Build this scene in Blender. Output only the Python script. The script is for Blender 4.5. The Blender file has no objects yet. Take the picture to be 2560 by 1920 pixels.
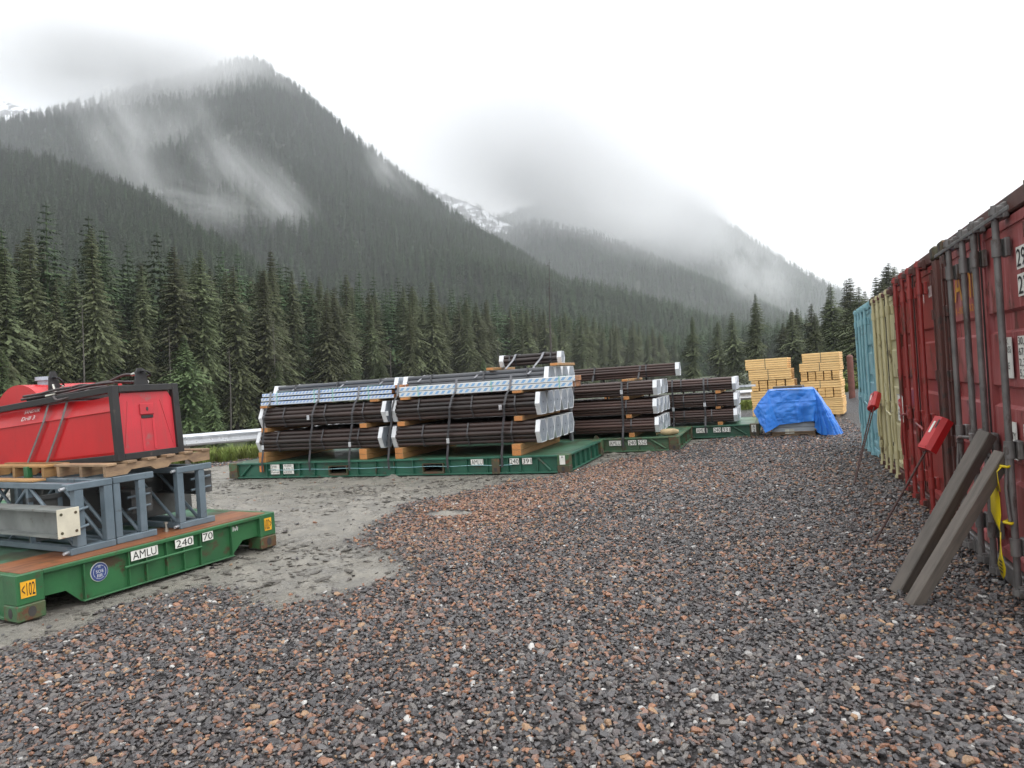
import bpy, bmesh, math, random
import numpy as np
from mathutils import Vector, Matrix, noise as mnoise

random.seed(7)
rng = np.random.default_rng(11)
scene = bpy.context.scene
col = scene.collection
rad = math.radians

# ------------------------------------------------------------------ camera, sky, sun, exposure
CAM_H, YAW, PITCH, ROLL = 1.622, 20.551, -0.191, 3.814
def cam_axes():
    y, p, r = rad(YAW), rad(PITCH), rad(ROLL)
    F = Vector((-math.sin(y) * math.cos(p), math.cos(y) * math.cos(p), math.sin(p)))
    R0 = Vector((math.cos(y), math.sin(y), 0)); U0 = R0.cross(F)
    return R0 * math.cos(r) - U0 * math.sin(r), U0 * math.cos(r) + R0 * math.sin(r), F
cR, cU, cF = cam_axes()
cd = bpy.data.cameras.new('camera'); cam = bpy.data.objects.new('camera', cd); col.objects.link(cam)
cam.matrix_world = Matrix(((cR.x, cU.x, -cF.x, 0), (cR.y, cU.y, -cF.y, 0), (cR.z, cU.z, -cF.z, CAM_H), (0, 0, 0, 1)))
cd.sensor_width = 36; cd.lens = 36 * 1761.4 / 2560; cd.clip_start = 0.05; cd.clip_end = 12000
scene.camera = cam

SUN_EL, SUN_AZ = 60, 95          # azimuth measured from +Y towards +X
world = bpy.data.worlds.new('World'); scene.world = world; world.use_nodes = True
wn = world.node_tree; wn.nodes.clear()
def wnode(t): return wn.nodes.new(t)
w_out = wnode('ShaderNodeOutputWorld'); w_add = wnode('ShaderNodeAddShader')
w_b1 = wnode('ShaderNodeBackground'); w_b2 = wnode('ShaderNodeBackground')
w_sky = wnode('ShaderNodeTexSky'); w_sky.sky_type = 'NISHITA'; w_sky.sun_disc = False
w_sky.sun_elevation = rad(SUN_EL); w_sky.sun_rotation = rad(SUN_AZ)
w_hs = wnode('ShaderNodeHueSaturation'); w_hs.inputs['Saturation'].default_value = 0.12
wn.links.new(w_sky.outputs[0], w_hs.inputs['Color']); wn.links.new(w_hs.outputs[0], w_b1.inputs[0])
w_b1.inputs[1].default_value = 0.05
w_tc = wnode('ShaderNodeTexCoord'); w_no = wnode('ShaderNodeTexNoise')
w_no.inputs['Scale'].default_value = 2.2; w_no.inputs['Detail'].default_value = 4
w_rp = wnode('ShaderNodeValToRGB')
w_rp.color_ramp.elements[0].position = 0.3; w_rp.color_ramp.elements[0].color = (0.86, 0.88, 0.90, 1)
w_rp.color_ramp.elements[1].position = 0.62; w_rp.color_ramp.elements[1].color = (1, 1, 1, 1)
wn.links.new(w_tc.outputs['Generated'], w_no.inputs['Vector']); wn.links.new(w_no.outputs[0], w_rp.inputs[0])
w_nm = wnode('ShaderNodeVectorMath'); w_nm.operation = 'NORMALIZE'; wn.links.new(w_tc.outputs['Generated'], w_nm.inputs[0])
w_dt = wnode('ShaderNodeVectorMath'); w_dt.operation = 'DOT_PRODUCT'; wn.links.new(w_nm.outputs[0], w_dt.inputs[0])
w_dt.inputs[1].default_value = (math.sin(rad(SUN_AZ)) * math.cos(rad(SUN_EL)), math.cos(rad(SUN_AZ)) * math.cos(rad(SUN_EL)), math.sin(rad(SUN_EL)))
w_mr = wnode('ShaderNodeMapRange'); w_mr.inputs[1].default_value = -0.1; w_mr.inputs[2].default_value = 0.9; w_mr.inputs[3].default_value = 0.56; w_mr.inputs[4].default_value = 1.45
wn.links.new(w_dt.outputs['Value'], w_mr.inputs[0]); wn.links.new(w_mr.outputs[0], w_b2.inputs[1])
wn.links.new(w_rp.outputs[0], w_b2.inputs[0])
wn.links.new(w_b1.outputs[0], w_add.inputs[0]); wn.links.new(w_b2.outputs[0], w_add.inputs[1])
wn.links.new(w_add.outputs[0], w_out.inputs[0])

sd = bpy.data.lights.new('sun', 'SUN'); sun = bpy.data.objects.new('sun', sd); col.objects.link(sun)
sd.energy = 0.7; sd.angle = rad(30); sd.color = (1, 0.97, 0.93)
sv = Vector((math.sin(rad(SUN_AZ)) * math.cos(rad(SUN_EL)), math.cos(rad(SUN_AZ)) * math.cos(rad(SUN_EL)), math.sin(rad(SUN_EL))))
sun.rotation_euler = sv.to_track_quat('Z', 'Y').to_euler(); sun.location = (0, 0, 30)

vs = scene.view_settings
vs.view_transform = 'Standard'; vs.look = 'None'; vs.gamma = 1; vs.use_curve_mapping = False
vs.exposure = 0.66
scene.cycles.use_denoising = True
scene.cycles.max_bounces = 5; scene.cycles.diffuse_bounces = 3; scene.cycles.glossy_bounces = 2
scene.cycles.transparent_max_bounces = 8; scene.cycles.volume_bounces = 2
scene.cycles.volume_step_rate = 1.0; scene.cycles.volume_max_steps = 64

# ------------------------------------------------------------------ materials
MATS = {}
class NT:
    def __init__(s, name):
        s.m = bpy.data.materials.new(name); s.m.use_nodes = True
        s.t = s.m.node_tree; s.t.nodes.clear()
        s.out = s.n('ShaderNodeOutputMaterial')
    def n(s, t, **kw):
        nd = s.t.nodes.new(t)
        for k, v in kw.items(): setattr(nd, k, v)
        return nd
    def l(s, a, b): s.t.links.new(a, b)
    def math(s, op, a, b=None, clamp=False):
        nd = s.n('ShaderNodeMath', operation=op, use_clamp=clamp)
        for i, v in enumerate((a, b)):
            if v is None: continue
            if hasattr(v, 'links'): s.l(v, nd.inputs[i])
            else: nd.inputs[i].default_value = v
        return nd.outputs[0]
    def mix(s, f, a, b):
        nd = s.n('ShaderNodeMix', data_type='RGBA')
        for i, v in ((0, f), (6, a), (7, b)):
            if hasattr(v, 'links'): s.l(v, nd.inputs[i])
            else: nd.inputs[i].default_value = v if i == 0 else tuple(v) + ((1,) if len(v) == 3 else ())
        return nd.outputs[2]
    def ramp(s, f, p0, p1):
        nd = s.n('ShaderNodeMapRange', interpolation_type='SMOOTHSTEP')
        s.l(f, nd.inputs[0]); nd.inputs[1].default_value = p0; nd.inputs[2].default_value = p1
        return nd.outputs[0]
    def noise(s, vec, scale, detail=4, rough=0.55):
        nd = s.n('ShaderNodeTexNoise'); s.l(vec, nd.inputs['Vector'])
        nd.inputs['Scale'].default_value = scale; nd.inputs['Detail'].default_value = detail
        nd.inputs['Roughness'].default_value = rough
        return nd.outputs[0]
    def coords(s, stretch=(1, 1, 1), rand=True):
        tc = s.n('ShaderNodeTexCoord'); v = tc.outputs['Object']
        mp = s.n('ShaderNodeMapping'); mp.inputs['Scale'].default_value = stretch
        if rand:
            oi = s.n('ShaderNodeObjectInfo')
            ad = s.n('ShaderNodeVectorMath', operation='SCALE'); cv = s.n('ShaderNodeCombineXYZ')
            for i in range(3): s.l(oi.outputs['Random'], cv.inputs[i])
            s.l(cv.outputs[0], ad.inputs[0]); ad.inputs['Scale'].default_value = 37.0
            a2 = s.n('ShaderNodeVectorMath', operation='ADD'); s.l(v, a2.inputs[0]); s.l(ad.outputs[0], a2.inputs[1])
            v = a2.outputs[0]
        s.l(v, mp.inputs['Vector'])
        return mp.outputs[0]
    def bsdf(s, colr, rough=0.5, metal=0, bump=None, bstr=0.3, bdist=0.01, spec=0.5):
        b = s.n('ShaderNodeBsdfPrincipled')
        for k, v in (('Base Color', colr), ('Roughness', rough), ('Metallic', metal)):
            if hasattr(v, 'links'): s.l(v, b.inputs[k])
            else: b.inputs[k].default_value = (tuple(v) + (1,)) if k == 'Base Color' else v
        b.inputs['Specular IOR Level'].default_value = spec
        if bump is not None:
            bp = s.n('ShaderNodeBump'); s.l(bump, bp.inputs['Height'])
            bp.inputs['Strength'].default_value = bstr; bp.inputs['Distance'].default_value = bdist
            s.l(bp.outputs[0], b.inputs['Normal'])
        s.l(b.outputs[0], s.out.inputs['Surface'])
        return b

def mat(name, c1, c2=None, scale=4, rough=0.5, metal=0, stretch=(1, 1, 1), dirt=None, damt=0.5, dscale=2.5, dstretch=(1, 1, 1),
        bump=0, bscale=60, rnd=0, rvar=0.15, spec=0.5, streak=None, samt=0.6):
    t = NT(name); v = t.coords(stretch)
    c2 = c2 or tuple(x * 0.75 for x in c1)
    n1 = t.noise(v, scale, 6)
    c = t.mix(t.ramp(n1, 0.3, 0.7), c1, c2)
    if streak:       # vertical runs of a second tone
        v3 = t.coords((9, 9, 0.7)); n3 = t.noise(v3, 2.0, 5, 0.65)
        c = t.mix(t.math('MULTIPLY', t.ramp(n3, 0.5, 0.68), samt), c, streak)
    if dirt:
        v2 = t.coords(dstretch); n2 = t.noise(v2, dscale, 8, 0.68)
        f = t.ramp(n2, 0.72 - damt * 0.42, 0.80 - damt * 0.38)
        c = t.mix(f, c, dirt)
    if rnd:
        oi = t.n('ShaderNodeObjectInfo'); hs = t.n('ShaderNodeHueSaturation')
        t.l(c, hs.inputs['Color'])
        t.l(t.math('ADD', t.math('MULTIPLY', oi.outputs['Random'], 2 * rnd), 1 - rnd), hs.inputs['Value'])
        c = hs.outputs[0]
    r = t.math('ADD', t.math('MULTIPLY', n1, 2 * rvar), rough - rvar, True)
    t.bsdf(c, r, metal, t.noise(v, bscale, 3) if bump else None, bump, 0.01, spec)
    MATS[name] = t.m
    return t.m

RUST = (0.10, 0.045, 0.022)
mat('green_bright', (0.032, 0.135, 0.05), (0.024, 0.095, 0.038), 3, 0.38, dirt=(0.06, 0.045, 0.025), damt=0.42, dscale=3.5, bump=0.15, bscale=30)
mat('green_teal', (0.022, 0.115, 0.072), (0.017, 0.08, 0.052), 3, 0.4, dirt=(0.07, 0.055, 0.035), damt=0.36, dscale=3, bump=0.15, bscale=30)
mat('green_olive', (0.045, 0.13, 0.07), (0.07, 0.115, 0.055), 2.5, 0.5, dirt=(0.075, 0.06, 0.035), damt=0.5, dscale=3, bump=0.15, bscale=30)
mat('green_dark', (0.018, 0.10, 0.06), (0.025, 0.075, 0.045), 2.5, 0.45, dirt=(0.06, 0.05, 0.03), damt=0.4, dscale=3, bump=0.15, bscale=30)
mat('deck_green', (0.085, 0.20, 0.13), (0.06, 0.13, 0.075), 2.5, 0.35, dirt=(0.06, 0.07, 0.04), damt=0.5, dscale=1.6)
mat('casting_rust', (0.085, 0.045, 0.028), (0.05, 0.07, 0.035), 7, 0.65, dirt=(0.14, 0.06, 0.025), damt=0.4, dscale=6, bump=0.3, bscale=50)
mat('casting_green', (0.035, 0.12, 0.05), (0.08, 0.075, 0.035), 6, 0.5, dirt=RUST, damt=0.55, dscale=7, bump=0.25, bscale=50)
mat('rust_sheet', (0.26, 0.095, 0.035), (0.14, 0.055, 0.025), 2.5, 0.5, stretch=(1, 4, 1), dirt=(0.10, 0.05, 0.02), damt=0.35)
mat('slate_paint', (0.135, 0.175, 0.205), (0.10, 0.135, 0.16), 5, 0.35, dirt=(0.07, 0.075, 0.08), damt=0.28, dscale=6)
mat('beam_grey', (0.20, 0.215, 0.205), (0.13, 0.14, 0.135), 4, 0.4, dirt=(0.10, 0.08, 0.06), damt=0.3, dscale=8)
mat('beam_dark', (0.045, 0.048, 0.05), (0.08, 0.082, 0.08), 4, 0.4)
mat('cream_paint', (0.62, 0.58, 0.46), (0.48, 0.45, 0.36), 5, 0.45, dirt=(0.25, 0.12, 0.06), damt=0.28, dscale=9)
mat('red_tank', (0.52, 0.010, 0.014), (0.44, 0.010, 0.013), 1.5, 0.36, dirt=(0.36, 0.03, 0.03), damt=0.30, dscale=3, streak=(0.40, 0.012, 0.012), samt=0.35)
mat('red_tank_end', (0.55, 0.035, 0.05), (0.42, 0.03, 0.04), 2, 0.42, dirt=(0.30, 0.08, 0.08), damt=0.38, dscale=4, streak=(0.34, 0.05, 0.05), samt=0.5)
mat('black_paint', (0.010, 0.010, 0.012), (0.02, 0.019, 0.018), 6, 0.5, dirt=(0.07, 0.05, 0.04), damt=0.22, dscale=8)
mat('rubber', (0.025, 0.02, 0.02), (0.06, 0.035, 0.035), 9, 0.42)
mat('chrome', (0.55, 0.55, 0.50), (0.35, 0.33, 0.28), 12, 0.3, 0.8)
mat('strap_grey', (0.17, 0.16, 0.155), (0.12, 0.11, 0.11), 20, 0.6)
mat('strap_black', (0.030, 0.030, 0.034), (0.055, 0.055, 0.06), 10, 0.35)
mat('strap_light', (0.28, 0.29, 0.31), (0.2, 0.2, 0.22), 10, 0.4)
mat('galv', (0.62, 0.64, 0.66), (0.50, 0.52, 0.55), 7, 0.32, 0.55, dirt=(0.36, 0.38, 0.40), damt=0.3, dscale=5, rnd=0.08)
mat('galv_cap', (0.36, 0.40, 0.455), (0.30, 0.33, 0.375), 5, 0.38, 0.25, dirt=(0.17, 0.19, 0.21), damt=0.3, dscale=4, rnd=0.10)
mat('cap_white', (0.70, 0.72, 0.74), (0.58, 0.60, 0.62), 6, 0.4, 0.1, rnd=0.05)
mat('pipe_steel', (0.022, 0.017, 0.016), (0.042, 0.024, 0.020), 3, 0.36, 0.0, stretch=(0.3, 0.6, 0.6), rnd=0.5, dirt=(0.075, 0.040, 0.030), damt=0.15, dscale=3, dstretch=(0.4, 0.8, 0.8))
mat('pipe_brown', (0.045, 0.025, 0.021), (0.064, 0.034, 0.027), 3, 0.4, 0.0, stretch=(0.3, 0.6, 0.6), rnd=0.35)
mat('pipe_grey', (0.05, 0.053, 0.06), (0.075, 0.078, 0.085), 3, 0.3, 0.0, stretch=(0.3, 0.6, 0.6), rnd=0.2)
def woodmat(name, a, b, knots, st, rough=0.55, rnd=0.15):
    t = NT(name); v = t.coords(st)
    n = t.noise(v, 6, 6, 0.65); c = t.mix(t.ramp(n, 0.32, 0.7), a, b)
    v2 = t.coords((st[0] * 2.2, st[1] * 1.6, st[2] * 1.6)); n2 = t.noise(v2, 1.6, 2)
    c = t.mix(t.ramp(n2, 0.73, 0.79), c, knots)
    oi = t.n('ShaderNodeObjectInfo'); hs = t.n('ShaderNodeHueSaturation'); t.l(c, hs.inputs['Color'])
    t.l(t.math('ADD', t.math('MULTIPLY', oi.outputs['Random'], 2 * rnd), 1 - rnd), hs.inputs['Value'])
    t.bsdf(hs.outputs[0], rough, 0, n, 0.15, 0.006); MATS[name] = t.m
woodmat('timber', (0.40, 0.22, 0.085), (0.28, 0.155, 0.065), (0.2, 0.09, 0.035), (2, 0.5, 3))
woodmat('timber_end', (0.50, 0.21, 0.06), (0.40, 0.165, 0.055), (0.3, 0.1, 0.03), (5, 5, 5))
woodmat('lumber', (0.80, 0.54, 0.24), (0.70, 0.45, 0.185), (0.30, 0.13, 0.04), (1.2, 3, 5), 0.5, 0.10)
woodmat('lumber_end', (0.76, 0.49, 0.20), (0.62, 0.37, 0.14), (0.32, 0.14, 0.05), (6, 6, 6), 0.6, 0.12)
woodmat('board_brown', (0.34, 0.15, 0.06), (0.24, 0.105, 0.045), (0.5, 0.3, 0.14), (6, 6, 6), 0.6, 0.3)
woodmat('pallet_wood', (0.30, 0.20, 0.115), (0.17, 0.11, 0.07), (0.08, 0.05, 0.03), (1, 1, 4), 0.65, 0.25)
woodmat('pallet_yellow', (0.36, 0.21, 0.08), (0.25, 0.14, 0.06), (0.12, 0.07, 0.03), (1, 1, 4), 0.6, 0.2)
woodmat('weathered_wood', (0.125, 0.106, 0.09), (0.08, 0.07, 0.06), (0.20, 0.15, 0.11), (6, 6, 0.7), 0.6, 0.1)
mat('white_label', (0.74, 0.74, 0.70), (0.62, 0.62, 0.57), 8, 0.5, dirt=(0.35, 0.33, 0.28), damt=0.15, dscale=14)
mat('yellow_label', (0.80, 0.40, 0.02), (0.62, 0.31, 0.02), 8, 0.5, dirt=(0.35, 0.2, 0.05), damt=0.25, dscale=14)
mat('orange_tag', (0.6, 0.2, 0.05), None, 8, 0.5)
mat('black_ink', (0.02, 0.02, 0.022), None, 8, 0.5)
mat('white_ink', (0.72, 0.72, 0.70), None, 8, 0.5)
mat('yellow_ink', (0.62, 0.30, 0.02), None, 8, 0.5)
mat('blue_emblem', (0.028, 0.05, 0.17), (0.04, 0.07, 0.2), 8, 0.45)
mat('sign_red', (0.55, 0.03, 0.03), None, 8, 0.4)
mat('tarp_blue', (0.035, 0.19, 0.66), (0.045, 0.23, 0.72), 3, 0.36, dirt=(0.10, 0.28, 0.74), damt=0.15, dscale=5, bump=0.25, bscale=18)
mat('sheet_grey', (0.42, 0.45, 0.50), (0.33, 0.36, 0.40), 4, 0.4, stretch=(1, 1, 12))
mat('paper', (0.66, 0.66, 0.58), None, 6, 0.6)
mat('burlap', (0.42, 0.32, 0.18), (0.30, 0.23, 0.13), 8, 0.8, bump=0.4, bscale=90)
mat('caution_yellow', (0.72, 0.55, 0.01), (0.60, 0.45, 0.01), 6, 0.35)
mat('rebar', (0.075, 0.034, 0.028), (0.05, 0.025, 0.022), 20, 0.6, bump=0.5, bscale=120)
mat('box_red', (0.46, 0.016, 0.018), (0.36, 0.014, 0.016), 4, 0.35, dirt=(0.2, 0.03, 0.03), damt=0.2, dscale=6)
mat('cont_red_faded_sheen', (0.25, 0.036, 0.036), (0.34, 0.092, 0.09), 2.2, 0.42, dirt=(0.10, 0.034, 0.025), damt=0.42, dscale=3.0, dstretch=(1.5, 1.5, 0.6), streak=(0.44, 0.19, 0.20), samt=0.8, bump=0.1, bscale=15)  # pale pink streaks: faded paint plus wet reflections painted into the colour
mat('cont_red', (0.235, 0.026, 0.023), (0.30, 0.045, 0.038), 2.2, 0.40, dirt=(0.09, 0.03, 0.02), damt=0.44, dscale=3.5, dstretch=(1.5, 1.5, 0.6), streak=(0.20, 0.03, 0.03), samt=0.5, bump=0.1, bscale=15)
mat('cont_brown', (0.10, 0.035, 0.028), (0.07, 0.028, 0.022), 3, 0.5, dirt=(0.035, 0.028, 0.024), damt=0.4, dscale=4)
mat('cont_cream', (0.54, 0.50, 0.30), (0.46, 0.42, 0.25), 2.5, 0.48, dirt=(0.12, 0.09, 0.045), damt=0.36, dscale=4.5, dstretch=(1.5, 1.5, 0.5), streak=(0.28, 0.24, 0.13), samt=0.5)
mat('cont_teal', (0.27, 0.47, 0.50), (0.20, 0.38, 0.43), 2.5, 0.45, dirt=(0.10, 0.11, 0.09), damt=0.34, dscale=4.5, dstretch=(1.5, 1.5, 0.5), streak=(0.10, 0.22, 0.25), samt=0.5)
mat('rod_grey', (0.18, 0.17, 0.165), (0.105, 0.10, 0.098), 6, 0.42, 0.2, dirt=(0.075, 0.06, 0.052), damt=0.42, dscale=5, dstretch=(2, 2, 0.6))
mat('gasket', (0.025, 0.024, 0.024), (0.045, 0.042, 0.04), 8, 0.6)
mat('concrete', (0.30, 0.30, 0.29), (0.22, 0.22, 0.21), 6, 0.7)
mat('bollard_rust', (0.17, 0.06, 0.045), (0.11, 0.045, 0.035), 6, 0.6)
mat('bark', (0.045, 0.038, 0.032), (0.075, 0.066, 0.057), 3, 0.85, stretch=(3, 3, 0.6), bump=0.4, bscale=12)
mat('bark_pale', (0.11, 0.10, 0.088), (0.06, 0.055, 0.05), 2, 0.85, stretch=(3, 3, 0.5))

def foliage_mat(name, a, b, tips):
    t = NT(name)
    at = t.n('ShaderNodeAttribute', attribute_name='tint', attribute_type='INSTANCER')
    oi = t.n('ShaderNodeObjectInfo')
    g = t.n('ShaderNodeNewGeometry'); n1 = t.noise(g.outputs['Position'], 0.9, 3)
    c = t.mix(t.ramp(n1, 0.3, 0.7), a, b)
    c = t.mix(t.math('MULTIPLY', t.ramp(t.noise(g.outputs['Position'], 3.5, 2), 0.52, 0.72), 0.55), c, tips)
    hs = t.n('ShaderNodeHueSaturation'); t.l(c, hs.inputs['Color'])
    t.l(t.math('ADD', t.math('MULTIPLY', oi.outputs['Random'], 0.7), 0.65), hs.inputs['Value'])
    t.l(t.math('ADD', t.math('MULTIPLY', oi.outputs['Random'], 0.04), 0.48), hs.inputs['Hue'])
    t.bsdf(hs.outputs[0], 0.75, 0, spec=0.25); MATS[name] = t.m
foliage_mat('needles', (0.062, 0.074, 0.035), (0.086, 0.099, 0.046), (0.125, 0.138, 0.064))
foliage_mat('needles_bright', (0.05, 0.075, 0.03), (0.075, 0.10, 0.038), (0.12, 0.14, 0.055))
foliage_mat('needles_far', (0.030, 0.054, 0.022), (0.058, 0.092, 0.036), (0.115, 0.15, 0.06))
foliage_mat('leaf_green', (0.13, 0.17, 0.04), (0.19, 0.23, 0.06), (0.26, 0.30, 0.09))

# printed wrap: white with slanted blue bars
def wrap_mat(name, base, blue, freq):
    t = NT(name); tc = t.n('ShaderNodeTexCoord'); sp = t.n('ShaderNodeSeparateXYZ'); t.l(tc.outputs['Object'], sp.inputs[0])
    u = t.math('ADD', t.math('MULTIPLY', sp.outputs[0], freq), t.math('MULTIPLY', sp.outputs[2], -freq * 0.9))
    f = t.math('FRACT', u)
    zf = t.math('FRACT', t.math('MULTIPLY', sp.outputs[2], 1 / 0.1))
    bar = t.math('MULTIPLY', t.math('LESS_THAN', f, 0.5), t.math('MULTIPLY', t.math('GREATER_THAN', zf, 0.22), t.math('LESS_THAN', zf, 0.78)))
    nz = t.noise(tc.outputs['Object'], 6, 4)
    bl = t.mix(nz, blue, tuple(min(1, x * 1.7) for x in blue))
    c = t.mix(t.math('MULTIPLY', bar, 0.85), t.mix(nz, base, tuple(x * 0.85 for x in base)), bl)
    t.bsdf(c, 0.35, 0, t.noise(tc.outputs['Object'], 14, 3), 0.3, 0.01); MATS[name] = t.m
wrap_mat('wrap_print', (0.66, 0.70, 0.72), (0.10, 0.25, 0.45), 8.2)
wrap_mat('wrap_print_dense', (0.60, 0.66, 0.72), (0.14, 0.24, 0.48), 12.0)

# ------------------------------------------------------------------ mesh builder
def M4(loc=(0, 0, 0), rz=0, ry=0, rx=0):
    return Matrix.Translation(loc) @ Matrix.Rotation(rz, 4, 'Z') @ Matrix.Rotation(ry, 4, 'Y') @ Matrix.Rotation(rx, 4, 'X')
class MB:
    def __init__(s): s.v = []; s.f = []; s.mi = []; s.sm = []
    def add(s, vs_, fs, mi=0, smooth=False, M=None):
        o = len(s.v)
        s.v += [tuple(M @ Vector(p)) for p in vs_] if M is not None else [tuple(p) for p in vs_]
        for f in fs: s.f.append([o + i for i in f]); s.mi.append(mi); s.sm.append(smooth)
        return s
    def box(s, x0, x1, y0, y1, z0, z1, mi=0, b=0, M=None):
        if b > 0:
            b = min(b, abs(x1 - x0) * .45, abs(y1 - y0) * .45, abs(z1 - z0) * .45)
            X, Y, Z = (x0, x1), (y0, y1), (z0, z1); vs_ = []; idx = {}
            for i in (0, 1):
                for j in (0, 1):
                    for k in (0, 1):
                        c = (X[i], Y[j], Z[k]); d = (b if i == 0 else -b, b if j == 0 else -b, b if k == 0 else -b)
                        for a in range(3):
                            p = [c[q] + (0 if q == a else d[q]) for q in range(3)]
                            idx[(i, j, k, a)] = len(vs_); vs_.append(p)
            F = []
            for a in range(3):
                o1, o2 = [q for q in range(3) if q != a]
                for e in (0, 1):
                    def key(u, w):
                        t = [0, 0, 0]; t[a] = e; t[o1] = u; t[o2] = w
                        return idx[(t[0], t[1], t[2], a)]
                    F.append([key(0, 0), key(1, 0), key(1, 1), key(0, 1)])
                for u in (0, 1):        # edges along axis a
                    for w in (0, 1):
                        def kk(e, ax):
                            t = [0, 0, 0]; t[a] = e; t[o1] = u; t[o2] = w
                            return idx[(t[0], t[1], t[2], ax)]
                        F.append([kk(0, o1), kk(1, o1), kk(1, o2), kk(0, o2)])
            for i in (0, 1):
                for j in (0, 1):
                    for k in (0, 1): F.append([idx[(i, j, k, a)] for a in range(3)])
            return s.add(vs_, F, mi, False, M)
        vs_ = [(x, y, z) for x in (x0, x1) for y in (y0, y1) for z in (z0, z1)]
        return s.add(vs_, [(0, 1, 3, 2), (4, 6, 7, 5), (0, 4, 5, 1), (2, 3, 7, 6), (0, 2, 6, 4), (1, 5, 7, 3)], mi, False, M)
    def tube(s, pts, r, n=10, mi=0, caps=True, M=None):
        pts = [Vector(p) for p in pts]; rs = r if isinstance(r, (list, tuple)) else [r] * len(pts)
        t0 = (pts[1] - pts[0]).normalized(); ref = Vector((0, 0, 1)) if abs(t0.z) < 0.9 else Vector((1, 0, 0))
        nn = t0.cross(ref).normalized(); vs_ = []
        for i, p in enumerate(pts):
            t = (pts[min(i + 1, len(pts) - 1)] - pts[max(i - 1, 0)]).normalized()
            nn = (nn - t * nn.dot(t)).normalized(); bb = t.cross(nn)
            for k in range(n):
                a = 2 * math.pi * k / n
                vs_.append(p + (nn * math.cos(a) + bb * math.sin(a)) * rs[i])
        F = [(i * n + k, i * n + (k + 1) % n, (i + 1) * n + (k + 1) % n, (i + 1) * n + k) for i in range(len(pts) - 1) for k in range(n)]
        s.add(vs_, F, mi, True, M)
        if caps:
            m = len(pts) - 1
            s.add(vs_[:n], [list(range(n))[::-1]], mi, False, M); s.add(vs_[m * n:], [list(range(n))], mi, False, M)
        return s
    def prism(s, poly, a0, a1, axis='y', mi=0, M=None):
        """poly of 2-D points extruded along axis ('y': poly is x,z; 'x': poly is y,z; 'z': poly is x,y)"""
        def P(p, a): return {'y': (p[0], a, p[1]), 'x': (a, p[0], p[1]), 'z': (p[0], p[1], a)}[axis]
        n = len(poly); vs_ = [P(p, a0) for p in poly] + [P(p, a1) for p in poly]
        F = [list(range(n))[::-1], [n + i for i in range(n)]] + [(i, (i + 1) % n, n + (i + 1) % n, n + i) for i in range(n)]
        return s.add(vs_, F, mi, False, M)
    def ribbon(s, pts, wdir, w, th=0.003, mi=0):
        """flat strap along pts, width w along wdir, small thickness"""
        pts = [Vector(p) for p in pts]; wd = Vector(wdir).normalized() * (w / 2); vs_ = []
        for i, p in enumerate(pts):
            t = (pts[min(i + 1, len(pts) - 1)] - pts[max(i - 1, 0)]).normalized(); nn = t.cross(wd).normalized() * th / 2
            vs_ += [p - wd - nn, p + wd - nn, p + wd + nn, p - wd + nn]
        F = []
        for i in range(len(pts) - 1):
            for k in range(4): F.append((i * 4 + k, i * 4 + (k + 1) % 4, i * 4 + 4 + (k + 1) % 4, i * 4 + 4 + k))
        F += [(3, 2, 1, 0), tuple(len(vs_) - 4 + k for k in range(4))]
        return s.add(vs_, F, mi)
    def mesh(s, name, mats):
        me = bpy.data.meshes.new(name); me.from_pydata(s.v, [], s.f); me.update()
        for m in (mats if isinstance(mats, (list, tuple)) else [mats]): me.materials.append(MATS[m] if isinstance(m, str) else m)
        me.polygons.foreach_set('material_index', s.mi); me.polygons.foreach_set('use_smooth', s.sm)
        bm = bmesh.new(); bm.from_mesh(me); bmesh.ops.recalc_face_normals(bm, faces=bm.faces); bm.to_mesh(me); bm.free()
        return me
    def build(s, name, mats, parent=None, loc=None, rz=0):
        return obj(name, s.mesh(name, mats), parent, loc, rz)
def obj(name, me, parent=None, loc=None, rz=0):
    o = bpy.data.objects.new(name, me); col.objects.link(o); o.parent = parent
    if loc is not None: o.location = loc
    if rz: o.rotation_euler[2] = rz
    return o
def tag(o, label=None, cat=None, group=None, kind=None):
    if label: o['label'] = label
    if cat: o['category'] = cat
    if group: o['group'] = group
    if kind: o['kind'] = kind
    return o
def thing(name, label, cat, loc=(0, 0, 0), rz=0, group=None):
    o = bpy.data.objects.new(name, None); col.objects.link(o); o.location = loc; o.rotation_euler[2] = rz
    o.empty_display_size = 0.2
    return tag(o, label, cat, group)

TXT = {}
def text_mesh(s):
    if s not in TXT:
        cu = bpy.data.curves.new('lettering', 'FONT'); cu.body = s; cu.size = 1; cu.align_x = 'LEFT'; cu.resolution_u = 3; cu.offset = 0.0
        ob = bpy.data.objects.new('lettering', cu); col.objects.link(ob)
        me = bpy.data.meshes.new_from_object(ob.evaluated_get(bpy.context.evaluated_depsgraph_get()))
        vs_ = [tuple(v.co) for v in me.vertices]; fs = [tuple(p.vertices) for p in me.polygons]
        bpy.data.objects.remove(ob); bpy.data.meshes.remove(me); bpy.data.curves.remove(cu)
        TXT[s] = (vs_, fs)
    return TXT[s]
def text_fit(mb, s, x0, x1, z0, z1, y, mi=0, M=None):
    """letters filling the box x0..x1, z0..z1 in the x-z plane, facing -y"""
    vs_, fs = text_mesh(s)
    if not vs_: return mb
    ax0 = min(v[0] for v in vs_); ax1 = max(v[0] for v in vs_); ay0 = min(v[1] for v in vs_); ay1 = max(v[1] for v in vs_)
    P = [(x0 + (v[0] - ax0) / max(ax1 - ax0, 1e-6) * (x1 - x0), y, z0 + (v[1] - ay0) / max(ay1 - ay0, 1e-6) * (z1 - z0)) for v in vs_]
    return mb.add(P, fs, mi, False, M)
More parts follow.
